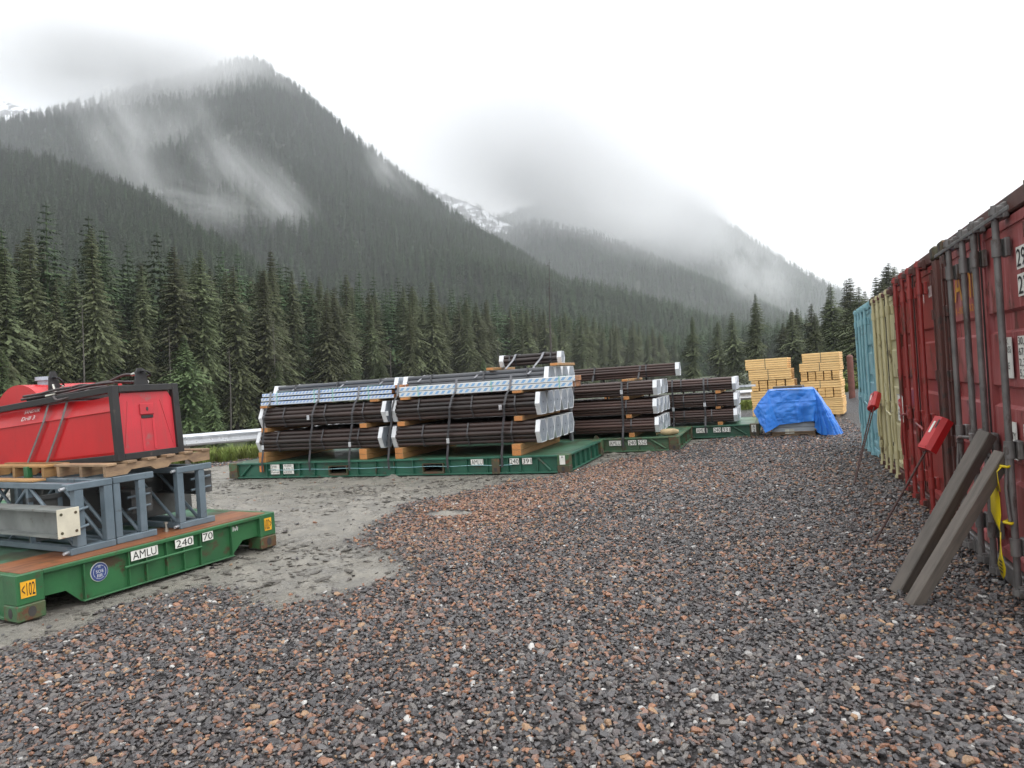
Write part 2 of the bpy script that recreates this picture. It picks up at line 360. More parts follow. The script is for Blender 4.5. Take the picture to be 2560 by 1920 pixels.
def placard(parent, lines, x0, x1, z0, z1, y, back='white_label', ink='black_ink', M=None, name='number_plate', pad=0.05):
    p = MB().box(x0, x1, y - 0.004, y, z0, z1, M=M).build(name, back, parent)
    mb = MB(); n = len(lines); hh = (z1 - z0) / n
    for i, ln in enumerate(lines):
        if not ln: continue
        k = min(1, len(ln) / max(len(q) for q in lines))
        text_fit(mb, ln, x0 + pad * (x1 - x0), x0 + pad * (x1 - x0) + (x1 - x0) * (1 - 2 * pad) * k, z1 - hh * (i + 0.90), z1 - hh * (i + 0.10), y - 0.0065, M=M)
    mb.build('lettering', ink, p)
    return p

# ------------------------------------------------------------------ ground
def sstep(a, b, x): t = np.clip((x - a) / (b - a), 0, 1); return t * t * (3 - 2 * t)
def fbm(x, y, seed=0, octs=5, f0=1.0, gain=0.5):
    out = np.zeros_like(np.asarray(x, float)); a = 1.0; f = f0; tot = 0
    r = np.random.default_rng(seed)
    for o in range(octs):
        for k in range(3):
            th = r.uniform(0, 2 * math.pi); ph = r.uniform(0, 6.28, 2); ff = f * r.uniform(0.75, 1.3)
            u = x * math.cos(th) + y * math.sin(th); w = -x * math.sin(th) + y * math.cos(th)
            out = out + a * np.sin(u * ff + ph[0] + 1.3 * np.sin(w * ff * 0.7 + ph[1])) / 3
        tot += a; a *= gain; f *= 2.03
    return out / tot
EDGE0 = np.array([-14.0, 13.75]); EDIR = np.array([0.711, 0.703]); ENRM = np.array([-0.703, 0.711])
def edge_e(x, y): return (x - EDGE0[0]) * ENRM[0] + (y - EDGE0[1]) * ENRM[1]
MUD = np.array([(-5.02, 3.2), (-4.95, 3.52), (-4.91, 3.79), (-5.08, 4.28), (-4.85, 4.46), (-4.67, 4.61), (-4.35, 4.54), (-4.01, 4.31), (-3.73, 4.39),
    (-3.56, 4.59), (-3.13, 4.83), (-3.02, 5.56), (-3.31, 5.87), (-3.99, 6.4), (-4.3, 6.71), (-4.56, 7.45), (-4.9, 8.67), (-4.6, 9.47), (-3.98, 10.68),
    (-3.24, 11.67), (-3.03, 13.24), (-2.32, 14.05), (-1.85, 15.38), (-1.12, 16.86), (-0.75, 18.8), (-0.9, 22.5), (-7, 22.5), (-12.5, 15), (-16, 11), (-18, 2), (-9, 1.5), (-6, 2.2)])
def poly_sd(px, py, poly):
    d2 = np.full(px.shape, 1e9); ins = np.zeros(px.shape, bool); n = len(poly)
    for i in range(n):
        ax, ay = poly[i]; bx, by = poly[(i + 1) % n]; ex, ey = bx - ax, by - ay
        t = np.clip(((px - ax) * ex + (py - ay) * ey) / (ex * ex + ey * ey), 0, 1)
        d2 = np.minimum(d2, (px - ax - t * ex) ** 2 + (py - ay - t * ey) ** 2)
        c = ((ay > py) != (by > py)) & (px < (bx - ax) * (py - ay) / (by - ay + 1e-12) + ax); ins ^= c
    return np.where(ins, -1, 1) * np.sqrt(d2)
def mud_mask(x, y):
    sd_ = poly_sd(x, y, MUD) + 0.26 * fbm(x, y, 3, 4, 2.6) + 0.22 * fbm(x, y, 9, 4, 8, 0.7)
    m = 1 - sstep(-0.40, 0.24, sd_)
    for (qx, qy, rx, ry) in ((-4.02, 8.1, 0.34, 0.20),):
        q = ((x - qx) / rx) ** 2 + ((y - qy) / ry) ** 2 + 0.5 * fbm(x, y, 5, 3, 6)
        m = np.maximum(m, 1 - sstep(0.6, 1.1, q))
    return m
def ground_z(x, y, m=None):
    x = np.asarray(x, float); y = np.asarray(y, float)
    e = edge_e(x, y)
    z = 0.012 * fbm(x, y, 21, 3, 0.9) - 2.6 * sstep(1.2, 14, e + 0.5 * fbm(x, y, 8, 2, 0.6))
    near = 1 - sstep(25, 45, np.hypot(x, y))
    if m is None: m = mud_mask(x, y)
    clod = np.clip(fbm(x, y, 31, 4, 13.0, 0.7) - 0.10, 0, 1) * 0.10 * sstep(-0.35, 0.25, fbm(x, y, 33, 2, 1.1)) + 0.010 * fbm(x, y, 35, 3, 22.0, 0.7)
    z = z + near * (m * (-0.022 + clod) + (1 - m) * 0.010 * fbm(x, y, 41, 3, 5))
    z = z + 1.15 * np.exp(-(((x - 6.0) / 3.4) ** 2 + ((y - 29) / 4.2) ** 2)) * (1 + 0.2 * fbm(x, y, 51, 3, 1.4))
    far = np.hypot(x, y)
    return z + 3.0 * fbm(x, y, 61, 3, 0.012) * sstep(120, 500, far)
xs = np.concatenate([-np.geomspace(4000, 14, 46), np.arange(-13.6, 3.2, 0.045), np.geomspace(3.3, 4000, 50)])
ys = np.concatenate([-np.geomspace(3000, 1.0, 30), np.arange(-0.5, 21, 0.055), np.geomspace(21.2, 5000, 60)])
GX, GY = np.meshgrid(xs, ys, indexing='ij')
GM = mud_mask(GX, GY); GZ = ground_z(GX, GY, GM)
nx, ny = GX.shape
me = bpy.data.meshes.new('ground')
vv = np.stack([GX, GY, GZ], -1).reshape(-1, 3)
ii = (np.arange(nx - 1)[:, None] * ny + np.arange(ny - 1)[None, :]).reshape(-1)
ff = np.stack([ii, ii + ny, ii + ny + 1, ii + 1], 1).astype(np.int32)
def np_mesh(me, V, F):
    me.vertices.add(len(V)); me.vertices.foreach_set('co', np.ascontiguousarray(V, np.float32).reshape(-1))
    k = F.shape[1]
    me.loops.add(F.size); me.loops.foreach_set('vertex_index', np.ascontiguousarray(F, np.int32).reshape(-1))
    me.polygons.add(len(F)); me.polygons.foreach_set('loop_start', np.arange(0, F.size, k, dtype=np.int32))
    me.update(calc_edges=True); me.validate()
np_mesh(me, vv, ff)
a = me.attributes.new('mud', 'FLOAT', 'POINT'); a.data.foreach_set('value', GM.reshape(-1).astype(np.float32))
GE = edge_e(GX, GY)
grass = sstep(0.3, 1.2, GE + 0.6 * fbm(GX, GY, 71, 3, 1.2))
a = me.attributes.new('grass', 'FLOAT', 'POINT'); a.data.foreach_set('value', grass.reshape(-1).astype(np.float32))
def orange_field(x, y):
    g = np.exp(-(((x + 3.7) / 1.0) ** 2 + ((y - 8.2) / 2.2) ** 2)) + 0.8 * np.exp(-(((x + 2.6) / 1.0) ** 2 + ((y - 12) / 2.2) ** 2))
    return np.clip(0.23 + 0.70 * g + 0.14 * fbm(x, y, 81, 3, 1.2), 0.05, 0.85)
a = me.attributes.new('orange', 'FLOAT', 'POINT'); a.data.foreach_set('value', orange_field(GX, GY).reshape(-1).astype(np.float32))
me.polygons.foreach_set('use_smooth', np.ones(len(ff), bool))

STONE_COLS = [(0.040, 0.038, 0.040), (0.064, 0.061, 0.063), (0.090, 0.086, 0.087), (0.084, 0.070, 0.068), (0.135, 0.122, 0.112)]
t = NT('ground_surface')
tc = t.n('ShaderNodeTexCoord'); P = tc.outputs['Object']
am = t.n('ShaderNodeAttribute', attribute_name='mud'); ag = t.n('ShaderNodeAttribute', attribute_name='grass'); ao = t.n('ShaderNodeAttribute', attribute_name='orange')
vo = t.n('ShaderNodeTexVoronoi'); vo.inputs['Scale'].default_value = 30; t.l(P, vo.inputs['Vector'])
sp = t.n('ShaderNodeSeparateColor'); t.l(vo.outputs['Color'], sp.inputs[0])
g1 = t.mix(sp.outputs[0], (0.055, 0.051, 0.054), (0.14, 0.128, 0.126))
o1 = t.mix(sp.outputs[2], (0.24, 0.135, 0.085), (0.17, 0.11, 0.085))
gc = t.mix(t.math('LESS_THAN', sp.outputs[1], ao.outputs['Fac']), g1, o1)
gc = t.mix(t.ramp(vo.outputs['Distance'], 0.012, 0.028), gc, (0.055, 0.05, 0.05))
n_m = t.noise(P, 3.0, 8, 0.65); n_m2 = t.noise(P, 24, 6, 0.7)
mc = t.mix(t.ramp(n_m, 0.35, 0.65), (0.255, 0.237, 0.202), (0.185, 0.175, 0.155))
mc = t.mix(t.math('MULTIPLY', t.ramp(n_m2, 0.54, 0.64), 0.6), mc, (0.10, 0.093, 0.083))
mc = t.mix(t.math('MULTIPLY', t.ramp(t.noise(P, 60, 4), 0.60, 0.70), 0.5), mc, (0.20, 0.185, 0.165))
c = t.mix(am.outputs['Fac'], gc, mc)
n_g = t.noise(P, 1.2, 6)
grc = t.mix(t.ramp(n_g, 0.35, 0.65), (0.075, 0.10, 0.025), (0.035, 0.045, 0.02))
c = t.mix(ag.outputs['Fac'], c, grc)
wet = t.ramp(t.noise(P, 1.6, 4), 0.42, 0.60)
r_m = t.math('SUBTRACT', 0.42, t.math('MULTIPLY', wet, 0.30))
rr = t.math('ADD', t.math('MULTIPLY', am.outputs['Fac'], t.math('SUBTRACT', r_m, 0.5)), 0.5)
h = t.math('ADD', t.math('MULTIPLY', t.math('SUBTRACT', 1.0, am.outputs['Fac']), t.math('MULTIPLY', vo.outputs['Distance'], -12.0)), t.math('MULTIPLY', t.math('MULTIPLY', am.outputs['Fac'], t.noise(P, 26, 7, 0.75)), 2.2))
t.bsdf(c, rr, 0, h, 0.7, 0.018)
me.materials.append(t.m)
tag(obj('ground', me), 'wet gravel yard with a churned grey mud patch', 'ground', kind='structure')

# ------------------------------------------------------------------ instancing helper for uncountable stuff
def instancer(name, pts, scales, rots, idx, meshes, label, cat, colr=None, tilt=None, mname='i'):
    coll = bpy.data.collections.new(name + '_kinds')
    for k, m in enumerate(meshes):
        o = bpy.data.objects.new('%s_%02d' % (mname, k), m); coll.objects.link(o)
    me = bpy.data.meshes.new(name); me.vertices.add(len(pts)); me.vertices.foreach_set('co', np.ascontiguousarray(pts, np.float32).reshape(-1))
    a = me.attributes.new('sc', 'FLOAT_VECTOR', 'POINT'); a.data.foreach_set('vector', np.ascontiguousarray(scales, np.float32).reshape(-1))
    a = me.attributes.new('rt', 'FLOAT_VECTOR', 'POINT'); a.data.foreach_set('vector', np.ascontiguousarray(rots, np.float32).reshape(-1))
    a = me.attributes.new('ix', 'INT', 'POINT'); a.data.foreach_set('value', np.ascontiguousarray(idx, np.int32))
    if colr is not None:
        a = me.attributes.new('tint', 'FLOAT_COLOR', 'POINT'); a.data.foreach_set('color', np.ascontiguousarray(np.c_[colr, np.ones(len(colr))], np.float32).reshape(-1))
    ng = bpy.data.node_groups.new(name, 'GeometryNodeTree')
    ng.interface.new_socket('Geometry', in_out='INPUT', socket_type='NodeSocketGeometry')
    ng.interface.new_socket('Geometry', in_out='OUTPUT', socket_type='NodeSocketGeometry')
    N = ng.nodes.new; gi = N('NodeGroupInput'); go = N('NodeGroupOutput'); ip = N('GeometryNodeInstanceOnPoints')
    ci = N('GeometryNodeCollectionInfo'); ci.inputs['Collection'].default_value = coll
    ci.inputs['Separate Children'].default_value = True; ci.inputs['Reset Children'].default_value = True
    def na(n, dt):
        q = N('GeometryNodeInputNamedAttribute'); q.data_type = dt; q.inputs['Name'].default_value = n; return q.outputs['Attribute']
    L = ng.links.new
    L(gi.outputs[0], ip.inputs['Points']); L(ci.outputs[0], ip.inputs['Instance']); ip.inputs['Pick Instance'].default_value = True
    L(na('ix', 'INT'), ip.inputs['Instance Index']); L(na('sc', 'FLOAT_VECTOR'), ip.inputs['Scale'])
    er = N('FunctionNodeEulerToRotation'); L(na('rt', 'FLOAT_VECTOR'), er.inputs[0]); L(er.outputs[0], ip.inputs['Rotation'])
    L(ip.outputs[0], go.inputs[0])
    o = obj(name, me); md = o.modifiers.new('scatter', 'NODES'); md.node_group = ng
    return tag(o, label, cat, kind='stuff')

# loose stones
t = NT('stone')
at = t.n('ShaderNodeAttribute', attribute_name='tint', attribute_type='INSTANCER')
tc = t.n('ShaderNodeTexCoord'); n1 = t.noise(tc.outputs['Object'], 2.2, 5)
c = t.mix(t.ramp(n1, 0.3, 0.75), at.outputs['Color'], (0.10, 0.09, 0.09))
cm = t.n('ShaderNodeMix', data_type='RGBA'); cm.inputs[0].default_value = 0.7; t.l(c, cm.inputs[6]); t.l(at.outputs['Color'], cm.inputs[7])
t.bsdf(cm.outputs[2], 0.30, 0, n1, 0.3, 0.1)
stone_meshes = []
for k in range(14):
    bm = bmesh.new(); bmesh.ops.create_icosphere(bm, subdivisions=1 if k % 2 else 2, radius=1)
    sx, sy, sz = random.uniform(0.85, 1.4), random.uniform(0.70, 1.0), random.uniform(0.48, 0.75)
    cuts = [(Vector((random.gauss(0, 1), random.gauss(0, 1), random.gauss(0, 1))).normalized(), random.uniform(0.42, 0.78)) for _ in range(10)]
    for v in bm.verts:
        for nrm, dd in cuts:
            q = v.co.dot(nrm)
            if q > dd: v.co -= nrm * (q - dd)
        v.co = Vector((v.co.x * sx, v.co.y * sy, v.co.z * sz)) * (1 + random.uniform(-0.05, 0.05))
    m = bpy.data.meshes.new('stone'); bm.to_mesh(m); bm.free(); m.materials.append(t.m); stone_meshes.append(m)
def scatter_region(dmin, dmax, dens):
    # points in a fan in front of the camera, wider than its view
    n = int(dens * math.radians(94) / 2 * (dmax ** 2 - dmin ** 2))
    r_ = np.sqrt(rng.uniform(dmin ** 2, dmax ** 2, n)); th = rng.uniform(rad(-62), rad(32), n)
    return r_ * np.sin(th), r_ * np.cos(th)
PX, PY, SZ = [], [], []
for dmin, dmax, dens, s0 in ((1.7, 4.5, 2500, 0.0160), (4.5, 8, 1950, 0.0175), (8, 13, 950, 0.021), (13, 21, 420, 0.027)):
    x, y = scatter_region(dmin, dmax, dens); PX.append(x); PY.append(y)
    SZ.append(s0 * np.exp(rng.normal(-0.02, 0.33, len(x))))
PX = np.concatenate(PX); PY = np.concatenate(PY); SZ = np.concatenate(SZ)
m_ = mud_mask(PX, PY); keep = (rng.uniform(0, 1, len(PX)) > np.clip(m_ * 1.25, 0, 0.993)) & (edge_e(PX, PY) < 1.0) & (PX < 1.75)
PX, PY, SZ, m_ = PX[keep], PY[keep], SZ[keep], m_[keep]
big = rng.uniform(0, 1, len(PX)) < 0.012; SZ = np.where(big, SZ * 1.7, SZ); SZ = np.clip(SZ, 0.007, 0.036)
PZ = ground_z(PX, PY, m_) + SZ * 0.12 + rng.uniform(0, 0.010, len(PX))
of = orange_field(PX, PY); u = rng.uniform(0, 1, len(PX)); k = rng.integers(0, len(STONE_COLS), len(PX))
C = np.array(STONE_COLS)[k] * rng.uniform(0.8, 1.25, (len(PX), 1)) * (1.0 + 0.22 * fbm(PX, PY, 83, 3, 0.8))[:, None]
oc = np.array([(0.30, 0.140, 0.075), (0.25, 0.118, 0.068), (0.18, 0.105, 0.078), (0.33, 0.20, 0.11), (0.23, 0.130, 0.095)])[rng.integers(0, 5, len(PX))] * rng.uniform(0.75, 1.15, (len(PX), 1))
C = np.where((u < of)[:, None], oc, C)
pale = rng.uniform(0, 1, len(PX)) < 0.018
C = np.where(pale[:, None], np.array([(0.45, 0.44, 0.42)]) * rng.uniform(0.6, 1.2, (len(PX), 1)), C)
SC = SZ[:, None] * rng.uniform(0.8, 1.2, (len(PX), 3))
RT = np.stack([rng.normal(0, 0.30, len(PX)), rng.normal(0, 0.30, len(PX)), rng.uniform(0, 6.28, len(PX))], 1)
instancer('gravel', np.stack([PX, PY, PZ], 1), SC, RT, rng.integers(0, 14, len(PX)), stone_meshes, 'loose wet crushed gravel, grey with rusty brown stones', 'gravel', C, mname='pebble')

t = NT('clod'); tc = t.n('ShaderNodeTexCoord'); n1 = t.noise(tc.outputs['Object'], 2.0, 5)
t.bsdf(t.mix(n1, (0.075, 0.069, 0.06), (0.14, 0.128, 0.11)), 0.45, 0, n1, 0.5, 0.2)
clod_meshes = []
for m in stone_meshes[:8]:
    q = m.copy(); q.materials.clear(); q.materials.append(t.m); clod_meshes.append(q)
cx_ = rng.uniform(-11, -2.2, 26000); cy_ = rng.uniform(3, 15, 26000)
cm_ = mud_mask(cx_, cy_); pat = fbm(cx_, cy_, 91, 3, 1.3) + 0.6 * fbm(cx_ * 0.5 + cy_, cy_, 93, 2, 5.0)
k = (cm_ > 0.75) & (rng.uniform(-0.25, 0.9, 26000) < pat); cx_, cy_, cm_ = cx_[k], cy_[k], cm_[k]; nq = len(cx_)
cs_ = 0.017 * np.exp(rng.normal(0, 0.55, nq)); cs_ = np.clip(cs_, 0.006, 0.055)
instancer('mud_clods', np.stack([cx_, cy_, ground_z(cx_, cy_, cm_) + cs_ * 0.05], 1), np.stack([cs_ * rng.uniform(1.0, 2.2, nq), cs_, cs_ * 0.55], 1), np.stack([rng.normal(0, .2, nq), rng.normal(0, .2, nq), rng.normal(0.3, 0.5, nq)], 1), rng.integers(0, 8, nq), clod_meshes, 'dark wet clods churned up in the mud', 'mud', mname='lump')

# verge grass by the yard edge
bm = MB()
for k in range(90):
    a_ = random.uniform(0, 6.28); q = random.uniform(0, 0.09); l = random.uniform(0.10, 0.32); ln = random.uniform(0.05, 0.18); w = 0.006
    bx, by = q * math.cos(a_ * 3), q * math.sin(a_ * 3); dx, dy = math.cos(a_), math.sin(a_)
    p = [(bx - dy * w, by + dx * w, 0), (bx + dy * w, by - dx * w, 0), (bx + dx * ln * .4 + dy * w, by + dy * ln * .4 - dx * w, l * .65), (bx + dx * ln * .4 - dy * w, by + dy * ln * .4 + dx * w, l * .65), (bx + dx * ln, by + dy * ln, l)]
    bm.add(p, [(0, 1, 2, 3), (3, 2, 4)])
tuft = bm.mesh('tuft', 'leaf_green')
s_ = rng.uniform(-12, 40, 5200); e_ = rng.uniform(0.5, 6.5, 5200)
gp = EDGE0 + s_[:, None] * EDIR + e_[:, None] * ENRM
instancer('verge_grass', np.c_[gp, ground_z(gp[:, 0], gp[:, 1])], np.repeat(rng.uniform(0.6, 1.5, (5200, 1)), 3, 1), np.c_[np.zeros((5200, 2)), rng.uniform(0, 6.28, 5200)],
          np.zeros(5200), [tuft], 'bright green grass on the bank behind the guardrail', 'grass', mname='blade')

# ------------------------------------------------------------------ conifers
UPT = Vector((0.936, 0.351, 0)) * math.tan(rad(2.4))      # the yard falls a little to the left; trees grow plumb
TILT = Vector((UPT.x, UPT.y, 1)).normalized()
TQ = Vector((0, 0, 1)).rotation_difference(TILT)
def spruce(seed, H, Wd, whorls, per, segs, dead=0.0, ragged=0.35, low=0.08):
    r = random.Random(seed); V = []; F = []; bx = r.uniform(-.02, .02)
    tr = MB(); n = 9; rb = H * 0.0125
    pts = [(bx * H * (k / 8) ** 2 * 0.3, 0, H * k / 8) for k in range(9)]
    tr.tube(pts, [rb * (1 - 0.95 * k / 8) + 0.01 for k in range(9)], n, caps=False)
    br = MB()
    for w in range(whorls):
        t_ = low + (1 - low) * ((w + r.uniform(-.3, .3)) / whorls); t_ = min(max(t_, 0.02), 0.995)
        z = H * t_
        env = Wd * (0.80 + 0.32 * math.sin(t_ * 23 + seed) * math.sin(t_ * 9.1 + seed * 1.7)) * (min(1, (1 - t_) * 1.95) ** 0.8) * (0.75 + 0.25 * min(1, t_ / 0.2))
        for b in range(per):
            if r.random() < 0.10: continue
            az = 2 * math.pi * (b + r.random()) / per + w * 1.7
            L = env * (1 + 0.25 * math.sin(az + seed + t_ * 6)) * r.uniform(1 - ragged, 1 + ragged * 0.5) + 0.12
            dx, dy = math.cos(az), math.sin(az)
            rise = 0.30 * (t_ - 0.45) + r.uniform(-.08, .08)
            bare = r.random() < dead
            P_ = []
            for k in range(segs + 1):
                q = k / segs
                P_.append((dx * L * q, dy * L * q, z + L * (rise * q - (0.42 - 0.25 * t_) * q * q)))
            if bare:
                br.tube([P_[0], P_[len(P_) // 2], P_[-1]], [0.03, 0.02, 0.006], 3, caps=False); continue
            for k in range(segs):
                p, q2 = P_[k], P_[k + 1]; q = (k + 0.5) / segs
                for sgn in (-1, 1):
                    l = (L * (0.33 if segs < 5 else 0.27) * (1 - 0.62 * q) + 0.10) * r.uniform(0.6, 1.25) * (0.6 if k == 0 else 1)
                    sa = az + sgn * r.uniform(0.55, 1.15); ex, ey = math.cos(sa) * l, math.sin(sa) * l
                    dz = -l * r.uniform(0.25, 0.75); wq = l * (0.24 if segs < 5 else 0.17)
                    o = len(V)
                    V.extend([p, (p[0] + ex * .55 - ey * wq / l, p[1] + ey * .55 + ex * wq / l, p[2] + dz * .35), (p[0] + ex, p[1] + ey, p[2] + dz), (p[0] + ex * .5 + ey * wq / l, p[1] + ey * .5 - ex * wq / l, p[2] + dz * .6 - 0.05 * l)])
                    F.append((o, o + 1, o + 2, o + 3))
                if k == segs - 1:
                    o = len(V); wv = L * 0.05 + 0.03
                    V.extend([p, (q2[0] - dy * wv, q2[1] + dx * wv, q2[2]), (q2[0] + dx * L * .12, q2[1] + dy * L * .12, q2[2] - L * .07), (q2[0] + dy * wv, q2[1] - dx * wv, q2[2])])
                    F.append((o, o + 1, o + 2, o + 3))
    return V, F, tr, br
def crown_mesh(name, V, F, m):
    me = bpy.data.meshes.new(name); np_mesh(me, np.array(V), np.array(F)); me.materials.append(MATS[m]); return me
KINDS = []
for k in range(7):
    V, F, tr, br = spruce(100 + k, 20, [2.9, 3.4, 2.4, 3.7, 3.1, 2.6, 3.3][k], 84, 8, 9, dead=0.0, ragged=[.35, .45, .5, .3, .4, .55, .45][k], low=[.06, .12, .2, .05, .1, .25, .08][k])
    KINDS.append((crown_mesh('crown', V, F, 'needles'), tr.mesh('trunk', 'bark'), crown_mesh('crown', V, F, 'needles_bright'), br.mesh('dead_branches', 'bark_pale') if br.v else None))
def place_tree(k, x, y, H, wscale, label, group, bright=False, name='spruce_tree', cat='tree'):
    z = float(ground_z(x, y)) - 0.15
    o = thing(name, label, cat, (x, y, z), 0, group)
    s = H / 20
    o.rotation_mode = 'QUATERNION'; o.rotation_quaternion = TQ @ Matrix.Rotation(random.uniform(0, 6.28), 3, 'Z').to_quaternion(); o.scale = (s * wscale, s * wscale, s)
    obj('crown', KINDS[k][2 if bright else 0], o); obj('trunk', KINDS[k][1], o)
    if KINDS[k][3] and not bright: obj('dead_branch', KINDS[k][3], o)
    return o
def tree_label(x, y, H, w, row):
    a = math.degrees(math.atan2(x, y))
    for lim, lm in ((-52, 'left of the round red tank'), (-46, 'beyond the red tank'), (-41, 'beyond the guardrail gap'), (-36, 'beyond the left pipe half'), (-30, 'beyond the printed lumber joint'), (-25, 'beyond the right pipe half'), (-19, 'beyond the short top bundle'), (-12, 'beyond the sandbag rack pipes'), (-6, 'beyond the tarp side rack pipes'), (90, 'beyond the lumber stacks')):
        if a < lim: break
    size = 'short' if H < 17.5 else 'tall' if H > 20.5 else 'middling'
    return '%s %s dark spruce of the %s forest row, %s' % (size, 'slim' if w < 0.78 else 'broad' if w > 0.9 else 'even', 'front' if row == 0 else 'second', lm)
cnt = 0
yq = 22.0
while yq < 335:
    for row in range(2):
        x_ = -60 + 0.06 * (yq - 43) - row * 8.5 + random.uniform(-3.5, 3.5); y_ = yq + random.uniform(-1.4, 1.4) + row * 2.0
        H = random.choice((random.uniform(13, 18), random.uniform(18, 22.5), random.uniform(19, 23))) * (0.97 if row == 0 else 1.08)
        if yq < 42: H = min(H, 19.5 + random.uniform(-1.5, 1.5))
        k = random.randrange(7)
        ws_ = random.uniform(0.68, 1.0)
        place_tree(k, x_, y_, H, ws_, tree_label(x_, y_, H, ws_, row), 'spruces of the front forest row' if row == 0 else 'spruces of the second forest row')
    yq += 2.9 if yq < 120 else 4.4
# the wood directly behind the two front rows
nw = 2600
wy = rng.uniform(10, 380, nw); wx = -75 - 45 * rng.uniform(0, 1, nw) + 0.06 * (wy - 43)
wh = rng.uniform(16, 25, nw) / 20; ww = wh * rng.uniform(0.68, 1.0, nw); we = TQ.to_euler()
instancer('deep_wood', np.c_[wx, wy, ground_z(wx, wy) - 0.3], np.c_[ww, ww, wh], np.c_[np.full(nw, we.x), np.full(nw, we.y), rng.uniform(0, 6.28, nw)], rng.integers(0, 7, nw), [q[0] for q in KINDS], 'dense spruce wood closing in behind the front rows', 'forest', mname='fir')
# young bright trees in front of the dark row
for (x_, y_, H) in ((-50, 40, 8.5), (-53, 52, 11), (-46, 48, 5.5), (-52, 64, 8.5), (-52, 86, 9), (-50, 33, 9), (-50, 118, 9), (-47, 160, 9.5), (-36, 34, 4.2), (-33, 38, 3.6)):
    place_tree(random.choice((0, 3, 6)), x_, y_, H, 1.25, 'young bright green spruce in front of the dark forest row', 'young spruces before the forest', True)
# trees beyond the lumber and the containers
place_tree(5, -2.9, 116.4, 15.6, 1.0, 'lone tall thin spruce with open branches above the lumber stacks', None)
place_tree(1, -6.7, 122, 13.4, 1.1, 'dense dark spruce beside the lone thin spruce', None)
for (x, y, H) in ((3.8, 140, 14.5), (8.4, 131, 15.2), (6.2, 120, 11), (9.1, 99.6, 11), (11.3, 89.7, 13.2), (10.1, 94.6, 12.5), (13, 86, 13.8), (1.2, 132, 11.5), (15, 95, 14), (-10, 135, 13), (-14, 130, 14), (5, 104, 11), (7.5, 112, 15.5), (10.5, 116, 16.5), (12.5, 104, 15), (14.5, 110, 17), (8.8, 88, 12.5), (13.2, 98, 16), (5.6, 126, 14), (2.5, 120, 12.5), (16, 88, 15), (11, 128, 17.5), (17, 120, 18), (3, 150, 15), (-4, 150, 14)):
    place_tree(random.randrange(7), x, y, H, 1.2, 'spruce growing beyond the lumber stacks and containers', 'spruces beyond the lumber')
# bare snag
tr = MB(); tr.tube([(0, 0, 0), (0.05, 0, 7), (-0.05, 0, 14), (0.1, 0, 23)], [0.24, 0.19, 0.12, 0.02], 8)
dn = thing('dead_tree', 'bare dead spruce trunk rising above the forest behind the pipes', 'tree', (-33.0, 105.2, float(ground_z(-33.0, 105.2))))
dn.rotation_mode = 'QUATERNION'; dn.rotation_quaternion = TQ
tr.build('trunk', 'bark', dn)
br = MB(); r_ = random.Random(5)
for k in range(70):
    z = r_.uniform(7, 22.6); a_ = r_.uniform(0, 6.28); l = r_.uniform(0.3, 1.2) * (0.5 + (23 - z) / 22) * (1.5 if 19 < z < 19.8 else 1)
    br.tube([(0, 0, z), (math.cos(a_) * l * .6, math.sin(a_) * l * .6, z - l * .1), (math.cos(a_) * l, math.sin(a_) * l, z - l * 0.3)], [0.03, 0.02, 0.006], 4, caps=False)
br.build('branch', 'bark_pale', dn)['kind'] = 'stuff'
# pale bare trunks within the row
for k, (px_, py_, H) in enumerate(((-55, 43, 14), (-56, 53, 12), (-54, 66, 13), (-54, 92, 12), (-55, 60, 10), (-51, 128, 13), (-55, 34, 12), (-45, 215, 12))):
    p = (px_, py_)
    tr = MB().tube([(0, 0, 0), (0.10, 0, H * .5), (-0.05, 0.1, H)], [0.10, 0.065, 0.012], 6)
    r_ = random.Random(k)
    for q in range(30):
        z = r_.uniform(H * .3, H); a_ = r_.uniform(0, 6.28); l = r_.uniform(0.3, 1.0)
        tr.tube([(0, 0, z), (math.cos(a_) * l, math.sin(a_) * l, z - l * 0.35)], [0.02, 0.005], 3, caps=False)
    o = tr.build('bare_trunk', 'bark_pale', None, (p[0], p[1], float(ground_z(p[0], p[1])))); tag(o, 'slim pale bare trunk standing before the dark spruces', 'tree', 'bare trunks at the forest edge')
    o.rotation_mode = 'QUATERNION'; o.rotation_quaternion = TQ
# shrubs on the bank and berm
def shrub(x, y, H, Wd, label, m='leaf_green', group=None, seed=0, n=420):
    r = random.Random(seed); V = []; F = []
    for k in range(n):
        a_, z = r.uniform(0, 6.28), r.random(); q = Wd * math.sqrt(r.random()) * (0.5 + 0.6 * math.sin(math.pi * min(1, z * .8 + .15)))
        p = Vector((q * math.cos(a_), q * math.sin(a_), H * z)); l = r.uniform(.05, .12); d = Vector((r.gauss(0, 1), r.gauss(0, 1), r.gauss(0, .6))).normalized() * l; d2 = d.cross(Vector((r.gauss(0, 1), r.gauss(0, 1), 1))).normalized() * l * .4
        o = len(V); V.extend([p, p + d * .5 + d2, p + d, p + d * .5 - d2]); F.append((o, o + 1, o + 2, o + 3))
    st = MB()
    for k in range(9):
        a_ = r.uniform(0, 6.28); st.tube([(0, 0, 0), (math.cos(a_) * Wd * .3, math.sin(a_) * Wd * .3, H * .5), (math.cos(a_) * Wd * .7, math.sin(a_) * Wd * .7, H * r.uniform(.7, 1))], [.012, .008, .003], 4, caps=False)
    o = thing('shrub', label, 'shrub', (x, y, float(ground_z(x, y)) - 0.03), 0, group)
    obj('foliage', crown_mesh('foliage', [tuple(v) for v in V], F, m), o); st.build('stem', 'bark', o)
